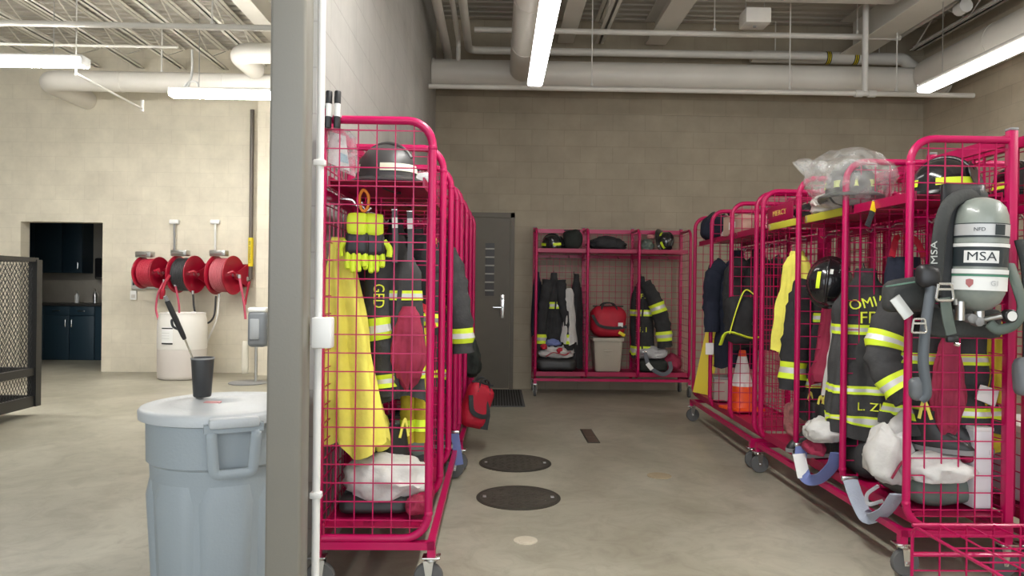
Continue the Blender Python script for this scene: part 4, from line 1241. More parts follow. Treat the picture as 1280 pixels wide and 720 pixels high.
def diamond(P0, U, Wv, w, h, nm, pitch=.042):
    mb = MB(); n = int((w + h * .5) / pitch) + 1
    for s in (1, -1):
        k = -int(h * .5 / pitch) - 1
        for i in range(k, n + 1):
            # line u = i*pitch + s*0.5... v
            pts = []
            u0 = i * pitch if s == 1 else i * pitch + 0
            a0, a1 = 0.0, h; sl = .62 * s
            ua, ub = u0, u0 + sl * h
            if s == -1: ua, ub = u0 + .62 * h, u0
            lo, hi = 0.0, 1.0; du = ub - ua
            if du != 0:
                t0, t1 = (0 - ua) / du, (w - ua) / du
                if t0 > t1: t0, t1 = t1, t0
                lo, hi = max(lo, t0), min(hi, t1)
            if hi - lo > .01:
                f = lambda tq: P0 + U * (ua + du * tq) + Wv * (h * tq)
                mb.bar(f(lo), f(hi), .0026)
    o = mb.build(nm, EXM, ct); return o
diamond(V((x1, ya + .03, .46)), V((0, 1, 0)), V((0, 0, 1)), yb - ya - .06, 1.0, 'mesh_panel')
diamond(V((x1, ya + .03, .18)), V((0, 1, 0)), V((0, 0, 1)), yb - ya - .06, .22, 'mesh_panel')
diamond(V((x0 + .03, yb, .46)), V((1, 0, 0)), V((0, 0, 1)), x1 - x0 - .06, .98, 'mesh_panel')
mb = MB(); mb.bx(x0, x1, ya, yb, .10, .12); mb.build('deck', EXM, ct)
for (x, y) in ((x1 - .15, ya + .1), (x0 + .15, ya + .1), (x1 - .4, yb - .35), (x0 + .15, yb - .1)):
    mb = MB(); mb.lathe([(.012, -.016), (.042, -.014), (.045, 0), (.042, .014), (.012, .016)], 20, Matrix.Translation((x, y, .045)) @ Matrix.Rotation(PI / 2, 4, 'Y')); mb.bx(x - .03, x + .03, y - .01, y + .01, .05, .10); mb.build('wheel', RUB, ct)
# =================================================================== what hangs in the left racks and the back rack
def at(px, py, Y): return P(px, py, Y)
SH = 1.7365     # top of the shelf lip
TR = .286       # top of the tray lip
def onshelf(px, Y, z=1.72): p = P(px, 300, Y); return V((p.x, Y, z))
# ---- left rack, first section
cl = MAT_CLEAR = None
def clear_plastic():
    if 'clear_plastic' in MATS: return MATS['clear_plastic']
    m = bpy.data.materials.new('clear_plastic'); m.use_nodes = True; nt = m.node_tree
    b = nt.nodes['Principled BSDF']; b.inputs['Base Color'].default_value = (.62, .62, .60, 1); b.inputs['Roughness'].default_value = .18; b.inputs['Alpha'].default_value = .38; b.inputs['Specular IOR Level'].default_value = .8
    n = nt.nodes.new('ShaderNodeTexNoise'); n.inputs['Scale'].default_value = 16; n.inputs['Detail'].default_value = 4
    tc = nt.nodes.new('ShaderNodeTexCoord'); nt.links.new(tc.outputs['Object'], n.inputs['Vector'])
    bp = nt.nodes.new('ShaderNodeBump'); bp.inputs['Strength'].default_value = .9; bp.inputs['Distance'].default_value = .03
    nt.links.new(n.outputs['Fac'], bp.inputs['Height']); nt.links.new(bp.outputs['Normal'], b.inputs['Normal'])
    r = nt.nodes.new('ShaderNodeMapRange'); r.inputs['From Min'].default_value = .35; r.inputs['From Max'].default_value = .7; r.inputs['To Min'].default_value = .12; r.inputs['To Max'].default_value = .5
    nt.links.new(n.outputs['Fac'], r.inputs['Value']); nt.links.new(r.outputs['Result'], b.inputs['Alpha'])
    MATS['clear_plastic'] = m; return m
CLEAR = clear_plastic()
# markers clipped on the rear post
for i, (px, lab) in enumerate(((410, 'left of two black and white marker tubes clipped to the rack top by the column'), (421, 'right of two black and white marker tubes clipped to the rack top by the column'))):
    a, b = at(px, 160, 3.02), at(px, 114, 3.02)
    t = thing('marker_tube', lab, 'marker', a, 0, 'marker tubes on the rack post', (0, .02, 0)); h = b.z - a.z
    mb = MB(); mb.lathe([(.013, 0), (.014, .004), (.014, h * .3), (.0125, h * .31)], 14); mb.build('lower_cap', BLK, t)
    mb = MB(); mb.lathe([(.012, h * .3), (.012, h * .68)], 14); mb.build('white_barrel', WHITEP, t)
    mb = MB(); mb.lathe([(.0125, h * .66), (.014, h * .67), (.014, h * .97), (.012, h), (0, h)], 14); mb.build('upper_cap', BLK, t)
    mb = MB(); mb.rbox((0, .015, h * .34), (.03, .02, .012), .003); mb.build('clip', STEEL, t)
# plastic pouch
a = at(410, 160, 3.085); t = thing('document_pouch', 'clear plastic pouch with papers hanging at the top of the near left rack', 'pouch', a)
o = [at(x, y, 3.085) - a for x, y in ((410, 158), (437, 163), (444, 172), (449, 205), (444, 221), (407, 206))]
mb = MB(); n = len(o); mb.add([p + V((0, -.004, 0)) for p in o] + [p + V((0, .006, 0)) for p in o], [tuple(range(n)), tuple(range(2 * n - 1, n - 1, -1))] + [(i, (i + 1) % n, n + (i + 1) % n, n + i) for i in range(n)]); mb.build('plastic_sleeve', CLEAR, t)
pp = MB(); o2 = [at(x, y, 3.087) - a for x, y in ((412, 164), (432, 170), (437, 214), (410, 203))]; pp.add(o2 + [p + V((0, .002, 0)) for p in o2], [(0, 1, 2, 3), (7, 6, 5, 4), (0, 1, 5, 4), (1, 2, 6, 5), (2, 3, 7, 6), (3, 0, 4, 7)]); pp.build('paper', WHITEP, t)
pp = MB(); o2 = [at(x, y, 3.084) - a for x, y in ((424, 190), (434, 194), (436, 205), (425, 202))]; pp.add(o2, [(0, 1, 2, 3)]); pp.build('blue_print', mat('print_blue', (.35, .55, .62), .6), t)
# helmets on the shelf
helmet('black fire helmet with a pale reflective band on the near left rack shelf', onshelf(482, 3.34, 1.752), 1.2, None, 1.0, mat('helmet_charcoal', (.05, .05, .05), .4), mat('pale_band', (.75, .76, .60), .5), False, band2=((-2.9, -.2), (.4, 2.6)))
t = duffel('folded_hood', 'grey and white folded hood on the near left rack shelf', 'hood', V((-.40, 3.55, 1.722)), (.16, .18, .10), SACKG, 3, 0, BLKS, None, False)
# carabiner + gloves
a = at(455, 262, 3.16)
t = thing('carabiner', 'orange carabiner holding yellow gloves behind the near left end grid', 'carabiner', a)
mb = MB(); mb.tube(smooth_path([(-.012, 0, 0), (-.02, 0, .05), (-.004, 0, .085), (.018, 0, .06), (.016, 0, .01), (0, 0, -.006), (-.012, 0, 0)], 6), .0065, 8); mb.build('hook_body', ORNGW, t)
mb = MB(); mb.tube([(.018, 0, .058), (.016, 0, .012)], .005, 8); mb.build('gate', CHROME, t)
gloves('yellow and black work gloves hanging from the orange carabiner', at(457, 272, 3.19), .15)
# two grey webbing straps
for px, y0, y1, lab in ((493, 262, 328, 'left grey webbing strap hanging under the near left shelf'), (512, 264, 326, 'right grey webbing strap hanging under the near left shelf')):
    strap('webbing_strap', lab, 'strap', [at(px, y0, 3.25), at(px + 1, (y0 + y1) / 2, 3.25), at(px + .5, y1, 3.25)], .026, mat('dark_webbing', (.10, .10, .11), .7), WHITEP, 'grey straps under the left shelf', V((0, 1, 0)))
# yellow coat
p = at(423, 297, 3.27)
coat('yellow_coat', 'long yellow coat hanging behind the end grid of the near left rack', 'coat', p, .15, 1, 1, .93, YELF, (), 'none', seed=2, tab=((0, .03, .03), (.05, .045, .05), (.2, .07, .07), (.5, .10, .085), (.8, .125, .09), (1, .14, .09)), fold=.62, k=3, hem=.03, lean=(.09, 0), open_front=False, collar=False, letters=())
p = at(440, 330, 3.22)
# black turnout coat behind, sleeve in front with letters
p = at(496, 300, 3.43)
ct_ = coat('turnout_coat', 'black turnout coat with lime trim beside the yellow coat in the near left rack', 'turnout coat', p, .1, .62, .8, .74, TURN2, ((.32, .38), (.80, .87)), 'left', .62, True, (), 5, 'turnout coats', lean=(.0, 0),
     sleeve_pts={-1: [(-.06, -.03, -.06), (-.085, -.07, -.3), (-.05, -.08, -.55), (-.03, -.09, -.72)]}, sleeve_r=[.06, .06, .055, .05], elbow=True)
mb = MB(); aL = at(473, 370, 3.30) - V(ct_.location)
mb.text('GED', .07, Matrix.Rotation(-.1, 4, 'Z') @ Matrix.Translation(aL) @ Matrix.Rotation(PI / 2, 4, 'X') @ Matrix.Rotation(-PI / 2, 4, 'Z'), .003, 0, None, .8); mb.build('lettering', LET, ct_)
# maroon hood bag
p = at(512, 430, 3.36)
coat('maroon_bag', 'maroon cloth bag hanging beside the black coat in the near left rack', 'bag', at(511, 383, 3.33), .2, 1, .9, .37, MAROON, (), 'none', 0, False, (), 4, tab=TEAR, collar=False, open_front=False)
trousers('tan-yellow turnout trousers hanging low behind the black coat in the near left rack', at(519, 410, 3.52), .3, .55, .42, OLIVE, 6)
# boots, sack, shoes on the tray
boots('black rubber boot standing in the near left rack, left one', V((at(472, 600, 3.42).x, 3.44, TR + .08)), 2.2, 'rubber boots', None, .24, .95)
boots('black rubber boot standing in the near left rack, right one', V((at(497, 600, 3.42).x, 3.46, TR + .08)), 2.5, 'rubber boots', None, .26, .95)
sack('white_sack', 'white crumpled sack lying at the bottom of the near left rack', 'sack', V((at(482, 600, 3.27).x, 3.30, TR + .04)), (.185, .17, .115), SACK, 4, .1, knot=False)
duffel('dark_shoe_bag', 'flat dark shoe bag under the white sack in the near left rack', 'shoe bag', V((at(468, 630, 3.25).x, 3.26, TR)), (.30, .2, .07), RUBBER, 4, 0.05, BLKS, None, False)
sack('red_cloth', 'small red crumpled cloth beside the white sack in the near left rack', 'cloth', V((at(522, 630, 3.2).x, 3.17, TR)), (.05, .06, .05), MAROON, 7, 0, knot=False)
# ---- left rack, farther sections
coat('turnout_coat', 'black turnout coat whose striped sleeve sticks out of the near left rack', 'turnout coat', V((-.50, 4.32, 1.60)), .25, .9, .8, .95, TURN2, ((.30, .36), (.86, .92)), 'both', .62, True, (), 11, 'turnout coats',
     sleeve_pts={1: [(.13, 0, -.08), (.22, -.02, -.22), (.28, -.03, -.48), (.30, -.03, -.72)], -1: [(-.13, 0, -.08), (-.2, -.02, -.2), (-.22, -.03, -.6)]}, sleeve_r=[.085, .08, .07, .065])
coat('turnout_coat', 'black turnout coat in the middle section of the near left rack', 'turnout coat', V((-.55, 3.92, 1.62)), .1, .6, .8, .95, TURN, ((.30, .36), (.86, .92)), 'both', .6, True, (), 13, 'turnout coats')
coat('yellow_coat', 'yellow coat deep in the far section of the near left rack', 'coat', V((-.55, 4.66, 1.62)), 0, .8, .8, .95, YELF, (), 'both', .6, False, (), 14)
helmet('black fire helmet on the middle shelf of the near left rack', V((-.52, 3.96, 1.752)), 1.5, None, 1, BLKG, LIME)
helmet('black fire helmet on the far shelf of the near left rack', V((-.52, 4.58, 1.752)), 1.3, None, 1, BLKG, LIME)
duffel('grey_bag', 'grey bag on the tray of the near left rack, middle section', 'bag', V((-.50, 3.98, TR)), (.30, .4, .28), GREENP, 8)
boots('black rubber boot on the tray of the near left rack, far section', V((-.45, 4.55, TR)), 1.2, 'rubber boots')
strap('webbing_strap', 'blue webbing strap dangling by the caster of the near left rack', 'strap', [at(568, 540, 4.75), at(571, 560, 4.75), at(574, 581, 4.75)], .06, BLUES, None, None, V((0, 1, 0)))
# farther left rack
duffel('red_bag', 'red bag hanging out of the farther left rack toward the aisle', 'bag', at(588, 533, 5.55), (.20, .17, .34), REDF, 12, .5, BLKS, None, True, None, (.1, .25, .4))
strap('webbing_strap', 'black webbing strap dangling from the red bag in the left row', 'strap', [at(604, 498, 5.5), at(608, 515, 5.5), at(605, 537, 5.5)], .06, BLKS, None, None, V((0, 1, 0)))
coat('turnout_coat', 'black turnout coat in the near section of the farther left rack', 'turnout coat', V((-.60, 5.35, 1.62)), .3, .5, .8, .95, TURN, ((.30, .36), (.86, .92)), 'both', .6, True, (), 17, 'turnout coats')
coat('turnout_coat', 'black turnout coat in the far section of the farther left rack', 'turnout coat', V((-.60, 5.95, 1.62)), .3, .5, .8, .95, TURN, ((.30, .36), (.86, .92)), 'both', .6, True, (), 18, 'turnout coats')
sack('black_pack', 'black gear pack above the red bag in the farther left rack', 'pack', at(586, 472, 6.1), (.10, .14, .20), DKGRN, 9, 0, knot=False)

# ------------------------------------------------------------------- back rack
YB0 = 8.52
def bk(px, dy=.2): return P(px, 300, YB0 + dy).x
helmet('black helmet with yellow stripes on the left shelf of the back rack', V((bk(691), YB0 + .2, 1.752)), 1.1, (0, -.15, 1.1), .95, BLKG, LIME)
duffel('dark_hood', 'dark green hood bag beside the striped helmet on the back rack shelf', 'bag', V((bk(715), YB0 + .2, 1.722)), (.22, .25, .24), DKGRN, 3, 0, BLKS, None, False, None, None, .025)
sack('dark_bundle', 'long dark bundle on the middle shelf of the back rack', 'bundle', V((bk(759), YB0 + .2, 1.722)), (.24, .15, .10), TURN, 5, 0, .22, knot=False)
helmet('black helmet lying on its side on the right shelf of the back rack', V((bk(829), YB0 + .2, 1.83)), 0, (1.2, .3, .6), .85, BLKG, LIME)
sack('grey_hood', 'grey hood and straps left of the helmet on the right back shelf', 'hood', V((bk(807), YB0 + .2, 1.722)), (.10, .12, .085), GREENP, 6, 0, knot=False)
sack('pink_mitt', 'small pink cloth on top of the gear on the right back shelf', 'cloth', V((bk(814), YB0 + .22, 1.87)), (.05, .05, .035), mat('pink_cloth', (.5, .2, .2), .8), 2, 0, knot=False)
coat('turnout_coat', 'black turnout coat with lime cuffs in the left section of the back rack', 'turnout coat', V((bk(693), YB0 + .20, 1.43)), 0, .60, .8, 1.02, TURN, ((.32, .40),), 'both', .86, True, (), 21, 'turnout coats', elbow=False,
     sleeve_pts={-1: [(-.07, -.03, -.07), (-.11, -.06, -.3), (-.145, -.07, -.6), (-.15, -.08, -.90)], 1: [(.07, -.03, -.07), (.10, -.06, -.3), (.16, -.07, -.6), (.18, -.08, -.90)]}, sleeve_r=[.07, .065, .06, .055])
coat('white_cloth', 'white cloth hanging right of the black coat in the back rack', 'cloth', V((bk(711.5), YB0 + .13, 1.27)), 0, .5, .5, .66, SACK, (), 'none', 0, False, (), 22, tab=LONG, collar=False, open_front=False)
coat('dark_coat', 'plain black coat at the right side of the left section of the back rack', 'coat', V((bk(722), YB0 + .27, 1.42)), 1.2, .6, .6, 1.1, TURN, (), 'none', .7, False, (), 23)
coat('dark_coat', 'plain black coat at the left end of the back rack', 'coat', V((bk(672, .28), YB0 + .28, 1.44)), 1.4, .5, .5, .75, NAVY, (), 'none', .7, False, (), 24)
sack('white_sack', 'white, red and blue bundle of sacks at the bottom left of the back rack', 'sack', V((bk(697), YB0 + .18, .43)), (.22, .15, .10), SACK, 11, 0, .3, knot=False, tie=REDF)
sack('blue_cloth', 'blue cloth on the white sack at the bottom left of the back rack', 'cloth', V((bk(692), YB0 + .12, .58)), (.10, .06, .05), BLUES, 12, 0, knot=False)
for px, yy, lab in ((680, 433, 'left small red cloth tucked in the sacks in the back rack'), (700, 438, 'right small red cloth tucked in the sacks in the back rack')):
    sack('red_cloth', lab, 'cloth', P(px, yy + 4, YB0 + .05), (.04, .03, .04), REDF, 3, 0, knot=False)
duffel('black_bag', 'flat black bag under the white sacks in the back rack', 'bag', V((bk(697), YB0 + .2, TR)), (.48, .3, .15), RUBBER, 5, 0, BLKS, None, False)
# middle: red duffel on beige bin
bt = thing('storage_bin', 'beige plastic bin under the red duffel in the back rack', 'bin', V((bk(760), YB0 + .22, TR)), 0)
mb = MB(); rings = []
for z, a, b in ((0, .145, .13), (.02, .155, .14), (.36, .175, .155), (.362, .19, .17), (.40, .19, .17), (.40, .17, .15), (.1, .15, .13)):
    rings.append([V((max(-a + .03, min(a - .03, a * 1.4 * cos(2 * PI * k / 40))) + .03 * cos(2 * PI * k / 40), max(-b + .03, min(b - .03, b * 1.4 * sin(2 * PI * k / 40))) + .03 * sin(2 * PI * k / 40), z)) for k in range(40)])
mb.loft(rings, True); mb.build('bin_body', BEIGE, bt, 45)
mb = MB(); mb.rbox((0, -.163, .25), (.10, .01, .02), .004); mb.rbox((0, -.16, .2), (.07, .01, .012), .003); mb.build('front_grip', BEIGE, bt)
duffel('red_duffel', 'bright red duffel bag standing on the beige bin in the back rack', 'duffel bag', V((bk(761), YB0 + .2, TR + .402)), (.42, .32, .37), REDF, 14, 0, BLKS, None, True, True)
# right: turnout coat with letters
coat('turnout_coat', 'black turnout coat with wide lime bands in the right section of the back rack', 'turnout coat', V((bk(803), YB0 + .24, 1.40)), -.1, .62, .8, .95, TURN, ((.40, .48), (.86, .96)), 'right', .86, True, (('R I', .085, .02, -.62, .0), ('FD', .08, .03, -.22, .0)), 25, 'turnout coats', lean=(.03, 0), elbow=True,
     sleeve_pts={1: [(.04, -.04, -.06), (.14, -.09, -.24), (.24, -.10, -.52), (.28, -.10, -.82)]}, sleeve_r=[.075, .085, .095, .085])
sack('grey_sack', 'grey and white bundle at the bottom right of the back rack', 'sack', V((bk(815), YB0 + .2, .43)), (.19, .15, .09), SACKG, 15, 0, .3, knot=False)
duffel('black_bag', 'dark bag under the grey bundle at the bottom right of the back rack', 'bag', V((bk(816), YB0 + .2, TR)), (.36, .3, .14), DKGRN, 6, 0, BLKS, None, False)
sack('red_bag', 'red cloth bag at the bottom right corner of the back rack', 'bag', V((bk(842), YB0 + .24, TR)), (.12, .14, .12), MAROON, 16, 0, knot=False)
strap('webbing_strap', 'dark grey strap looping off the tray of the back rack', 'strap', [P(806, 440, YB0 - .02), P(812, 458, YB0 - .05), P(828, 468, YB0 - .05), P(838, 462, YB0 - .03), P(837, 452, YB0)], .05, mat('strap_slate', (.10, .11, .13), .7), WHITEP, None, V((0, 1, 0)))
# =================================================================== the right row
# ---- farther right rack (Y 5.2-7.0)
def gx(px, Y): return P(px, 300, Y).x
duffel('navy_bag', 'dark navy bag on the shelf of the farther right rack', 'bag', V((2.06, 6.70, 1.722)), (.24, .36, .24), NAVY, 31, PI / 2, BLKS, None, True)
rb = thing('cardboard_box', 'pinkish tan cardboard box on the shelf of the farther right rack', 'box', V((2.02, 5.97, 1.722)), .2)
mb = MB(); mb.rbox((0, 0, .08), (.20, .30, .16), .006); mb.build('carton', TAN, rb)
for s in (-1, 1):
    mb = MB(); mb.box((s * .055, 0, .165), (.10, .29, .003), Matrix.Rotation(s * .12, 3, 'Y')); mb.build('flap', TAN, rb)
mb = MB(); mb.box((-.101, 0, .08), (.002, .10, .06)); mb.build('carton_label', WHITEP, rb)
sack('pale_towel', 'pale folded towel beside the cardboard box on the far right shelf', 'towel', V((2.02, 6.26, 1.722)), (.08, .14, .05), mat('pale_pink', (.6, .5, .48), .8), 33, 0, .2, knot=False)
# wet-floor sign leaning
ws = thing('floor_sign', 'yellow folded floor sign leaning at the far end of the farther right rack', 'floor sign', V((1.955, 6.88, TR)), .15, None, (0, .16, -.35))
for s in (-1, 1):
    mb = MB(); mb.prism([(-.085, 0), (.085, 0), (.06, .80), (-.06, .80)], .012, Matrix.Translation((0, s * .02, 0)) @ Matrix.Rotation(PI / 2, 4, 'X')); mb.build('panel', YELP, ws)
for k in range(3):
    mb = MB(); mb.bx(-.055, .055, -.002, .004, .15 + k * .15, .175 + k * .15); mb.xform(Matrix.Translation((0, -.016, 0))).build('black_bar', BLK, ws)
coat('dark_coat', 'dark navy coat hanging in the far section of the farther right rack', 'coat', V((2.10, 6.35, 1.60)), -.4, .8, .8, 1.0, NAVY, (), 'both', .7, False, (), 31)
coat('dark_coat', 'black coat hanging in the middle section of the farther right rack', 'coat', V((2.20, 6.12, 1.60)), -.3, .8, .8, .82, TURN, (), 'both', .7, False, (), 32)
mbx = thing('white_tag', 'small white tag on the dark coat in the farther right rack', 'tag', P(887, 436, 6.22))
mb = MB(); mb.rbox((0, 0, 0), (.07, .01, .10), .003); mb.build('card', WHITEP, mbx); mb = MB(); mb.tube([(0, 0, .05), (0, .01, .10)], .003, 6); mb.build('string', BLKS, mbx)
gb = thing('grey_box', 'grey plastic box on the tray beside the traffic cone', 'box', V((2.05, 6.52, TR)), -.2)
mb = MB(); mb.rbox((0, 0, .10), (.20, .26, .20), .012); mb.build('box_body', mat('box_tan', (.36, .31, .27), .6), gb)
mb = MB(); mb.rbox((0, 0, .205), (.21, .27, .02), .006); mb.build('box_lid', GREYP, gb)
# pack with yellow hose
pk = thing('hose_pack', 'black pack with a yellow-edged hose loop hanging above the traffic cone', 'pack', P(924, 392, 5.60))
mb = MB(); mb.softbox((0, 0, -.05), (.20, .20, .36), .07, .02, 7, 3); mb.build('pack_body', TURN, pk, 70)
mb = MB(); mb.tube(smooth_path([(-.11, -.10, -.16), (-.06, -.12, .05), (.0, -.12, .17), (.08, -.12, .13), (.10, -.12, .0), (.06, -.13, -.08)], 8), .011, 8); mb.build('hose_loop', BLK, pk)
mb = MB(); mb.tube(smooth_path([(-.11, -.114, -.15), (-.06, -.134, .05), (.0, -.134, .182), (.08, -.134, .14)], 8), .005, 6); mb.build('yellow_edge', LET, pk)
mb = MB(); mb.tube(smooth_path([(-.16, -.05, -.24), (-.12, -.10, -.14), (.05, -.12, -.18), (.14, -.1, -.17)], 6), .018, 8, flat=(1, .4)); mb.build('trim_strap', LIME, pk)
# traffic cone
cn = thing('traffic_cone', 'orange traffic cone with a white top collar on the tray of the farther right rack', 'cone', V((2.03, 5.98, TR)), .3)
mb = MB(); mb.rbox((0, 0, .012), (.27, .27, .024), .008); mb.build('base', ORANGE, cn)
mb = MB(); mb.lathe([(.112, .024), (.108, .03), (.085, .20), (0.082, .20)], 32); mb.build('cone_body', ORANGE, cn)
mb = MB(); mb.lathe([(.034, .44), (.026, .49), (.022, .49), (.015, .45)], 32); mb.build('cone_tip', ORANGE, cn)
mb = MB(); mb.lathe([(.086, .198), (.0835, .205), (.038, .43), (.034, .442)], 32); mb.build('reflective_collar', mat('cone_white', (.78, .76, .74), .5), cn)

# ---- near right rack (Y 3.24-5.055); far, middle, near sections
def name_strip(label, p0, p1, h=.045):
    c = (p0 + p1) / 2; d = p1 - p0
    t = thing('name_strip', label, 'name strip', c, math.atan2(d.y, d.x), 'yellow name strips on the shelf edges')
    mb = MB(); mb.rbox((0, 0, 0), (d.length, .004, h), .0015); mb.build('strip', mat('strip_lime', (.62, .60, .05), .5), t)
    for s in (-1, 1):
        mb = MB(); mb.rbox((s * d.length * .46, -.003, 0), (.012, .003, h * .8), .001); mb.build('rivet', STEEL, t)
xs = XRR + .028
name_strip('yellow strip on the shelf edge of the far section of the near right rack', V((xs, 5.02, 1.712)), V((xs, 4.5, 1.712)))
name_strip('yellow strip on the shelf edge under the plastic-wrapped helmet', V((xs, 4.42, 1.712)), V((xs, 3.90, 1.712)))
np_ = thing('name_plate', 'small red plate with gold lettering on the far section of the near right rack', 'name plate', V((XRR + .05, 4.88, 1.80)), -PI / 2)
mb = MB(); mb.rbox((0, 0, 0), (.44, .006, .11), .002); mb.build('plate', REDD, np_)
mb = MB(); mb.text('MERCY', .05, Matrix.Translation((0, -.005, 0)) @ Matrix.Rotation(PI / 2, 4, 'X'), .002, 0, None, 1.5); mb.build('lettering', mat('gold_letters', (.75, .52, .12), .5), np_)
sack('black_gloves', 'black gloves on the shelf of the far section of the near right rack', 'gloves', V((2.02, 4.66, 1.722)), (.10, .12, .07), BLK, 35, 0, knot=False)
p = P(978, 322, 4.72)
coat('yellow_coat', 'long yellow coat in the far section of the near right rack', 'coat', V((2.02, 4.88, 1.52)), -.5, .75, 1, .66, YELF, (), 'none', 0, False, (), 36, tab=LONG, open_front=False, fold=.3, k=6)
coat('turnout_coat', 'black turnout coat in front of the long yellow coat in the near right rack', 'turnout coat', V((2.12, 4.62, 1.42)), -.35, .75, .9, .95, TURN, ((.30, .36), (.74, .80)), 'left', .7, True, (), 37, 'turnout coats',
     sleeve_pts={-1: [(-.12, 0, -.09), (-.17, -.04, -.26), (-.20, -.06, -.50), (-.22, -.08, -.78)]}, sleeve_r=[.085, .085, .085, .078], elbow=False)
sack('patterned_towel', 'crumpled pinkish bundle low in the far section of the near right rack', 'bundle', V((2.04, 4.85, TR)), (.10, .10, .16), mat('brick_cloth', (.40, .16, .15), .8, var=.4, vscale=25), 38, 0, knot=False)
boots('black rubber boot low in the far section of the near right rack, left one', V((1.98, 4.50, TR)), -1.3, 'rubber boots')
boots('black rubber boot low in the far section of the near right rack, right one', V((1.97, 4.35, TR)), -1.4, 'rubber boots')
# hanging helmet, mid section
helmet('black helmet with one lime stripe hanging in the middle of the near right rack', P(1036, 354, 4.18), 0, (1.45, .1, -.5), .95, BLKG, LIME, False, band2=(), brim=.35, top_marks=((-.048, -.055, .045, .011, LIME, 'lime_stripe'), (.012, .035, .065, .016, WHITEP, 'white_patch')))
coat('white_cloth', 'white-grey cloth hanging below the stripe helmet in the near right rack', 'cloth', V((2.02, 4.22, 1.18)), -.4, .5, .6, .5, SACK, (), 'none', 0, False, (), 39, tab=LONG, collar=False, open_front=False)
coat('maroon_cloth', 'maroon cloth hanging behind the stripe helmet in the near right rack', 'cloth', V((2.10, 4.42, 1.3)), -.4, .8, .6, .6, MAROON, (), 'none', 0, False, (), 40, tab=LONG, collar=False, open_front=False)
# big lettered turnout coat, back to us
coat('turnout_coat', 'black turnout coat with yellow lettering between its lime bands, in the near right rack', 'turnout coat', V((2.0, 3.92, 1.38)), -.12, .88, .95, .88, TURN2, ((.32, .38), (.69, .74), (.87, .915)), 'none', .66, True,
     (('OMIA', .075, -.02, -.165, .18), ('FD', .09, -.01, -.245, .03), ('L. ZIMM', .062, .03, -.715, 0)), 41, 'turnout coats', collar=True, open_front=False,
     sleeve_pts={-1: [(-.14, 0, -.10), (-.20, -.04, -.28), (-.235, -.06, -.45), (-.20, -.12, -.60)]}, sleeve_r=[.085, .08, .07, .06], elbow=False)
trousers('navy trousers hanging between the two lettered and near turnout coats', V((2.14, 3.80, 1.46)), -.1, 1.0, .62, NAVY, 42, None)
# near coat under the air pack
coat('turnout_coat', 'black turnout coat with lime and silver bands under the air pack', 'turnout coat', V((2.14, 3.46, 1.36)), -.1, 1.12, 1, .74, TURN2, ((.50, .57), (.84, .91)), 'left', .66, True, (), 43, 'turnout coats',
     sleeve_pts={-1: [(-.16, -.02, -.08), (-.26, -.05, -.24), (-.30, -.08, -.42), (-.22, -.16, -.58)]}, sleeve_r=[.095, .09, .08, .075], elbow=True)
coat('maroon_bag', 'maroon cloth bag hanging under the air pack behind the end grid', 'bag', P(1186, 420, 3.32), 0, .95, .9, .47, MAROON, (), 'none', 0, False, (), 44, tab=TEAR, collar=False, open_front=False)
coat('tan_cloth', 'tan-yellow turnout liner hanging behind the air cylinder', 'cloth', P(1243, 395, 3.4), 0, .42, .6, .42, OLIVE, (), 'none', 0, False, (), 45, tab=LONG, collar=False, open_front=False)
coat('tan_cloth', 'tan-yellow cloth low behind the end grid of the near right rack', 'cloth', P(1215, 500, 3.42), 0, .8, .6, .22, OLIVE, (), 'none', 0, False, (), 46, tab=LONG, collar=False, open_front=False)
wt = thing('white_tag', 'white paper tag hanging behind the near right end grid', 'tag', P(1234, 494, 3.30), 0, None, (0, .35, 0))
mb = MB(); mb.softbox((0, 0, 0), (.095, .012, .075), .005, .006, 12, 2, sub=2); mb.build('card', WHITEP, wt)
mb = MB(); mb.tube([(0, 0, .03), (0, .02, .12)], .003, 6); mb.build('string', BLKS, wt)
# bottom of the near right rack
sack('white_sack', 'large white sack bulging over the tray edge of the near right rack', 'sack', P(1110, 604, 3.44), (.10, .12, .17), SACK, 47, .2, .35, knot=True, tie=MAROON)
sack('white_sack', 'white crumpled sack behind the end grid at the bottom of the near right rack', 'sack', P(1168, 603, 3.33), (.155, .12, .085), SACK, 48, .1, .35, knot=False)
boots('black rubber boot on the white sack behind the near right end grid, left one', P(1166, 562, 3.36), .9, 'rubber boots', None, .22, .85)
boots('black rubber boot on the white sack behind the near right end grid, right one', P(1190, 562, 3.38), 1.1, 'rubber boots', None, .20, .85)
duffel('grey_bag', 'dark grey-green bag under the white sacks of the near right rack', 'bag', V((2.1, 3.50, TR)), (.34, .36, .14), GREENP, 49, 0, BLKS, None, False)
sack('red_cloth', 'small red crumpled cloth at the right of the white sack behind the end grid', 'cloth', P(1205, 578, 3.33), (.035, .05, .05), MAROON, 50, 0, knot=False)
sack('white_cloth', 'white cloth lying at the tray edge under the lettered coat', 'cloth', P(1030, 553, 4.0), (.11, .12, .08), SACK, 51, .3, .35, knot=False)
duffel('grey_bag', 'dark bag under the lettered coat in the near right rack', 'bag', V((2.08, 3.98, TR)), (.34, .42, .20), TURN, 52, 0, BLKS, None, False)
sack('red_cloth', 'red net cloth at the tray edge beside the blue strap', 'cloth', P(1017, 568, 4.06), (.05, .10, .05), MAROON, 53, 0, knot=False)
strap('webbing_strap', 'blue webbing strap with a white tag looping off the near right rack tray', 'strap', [P(1002, 556, 4.15), P(1001, 578, 4.12), P(1008, 597, 4.08), P(1024, 598, 4.0), P(1040, 583, 3.92), P(1046, 566, 3.88)], .075, BLUES, WHITEP, None, V((0, 1, 0)))
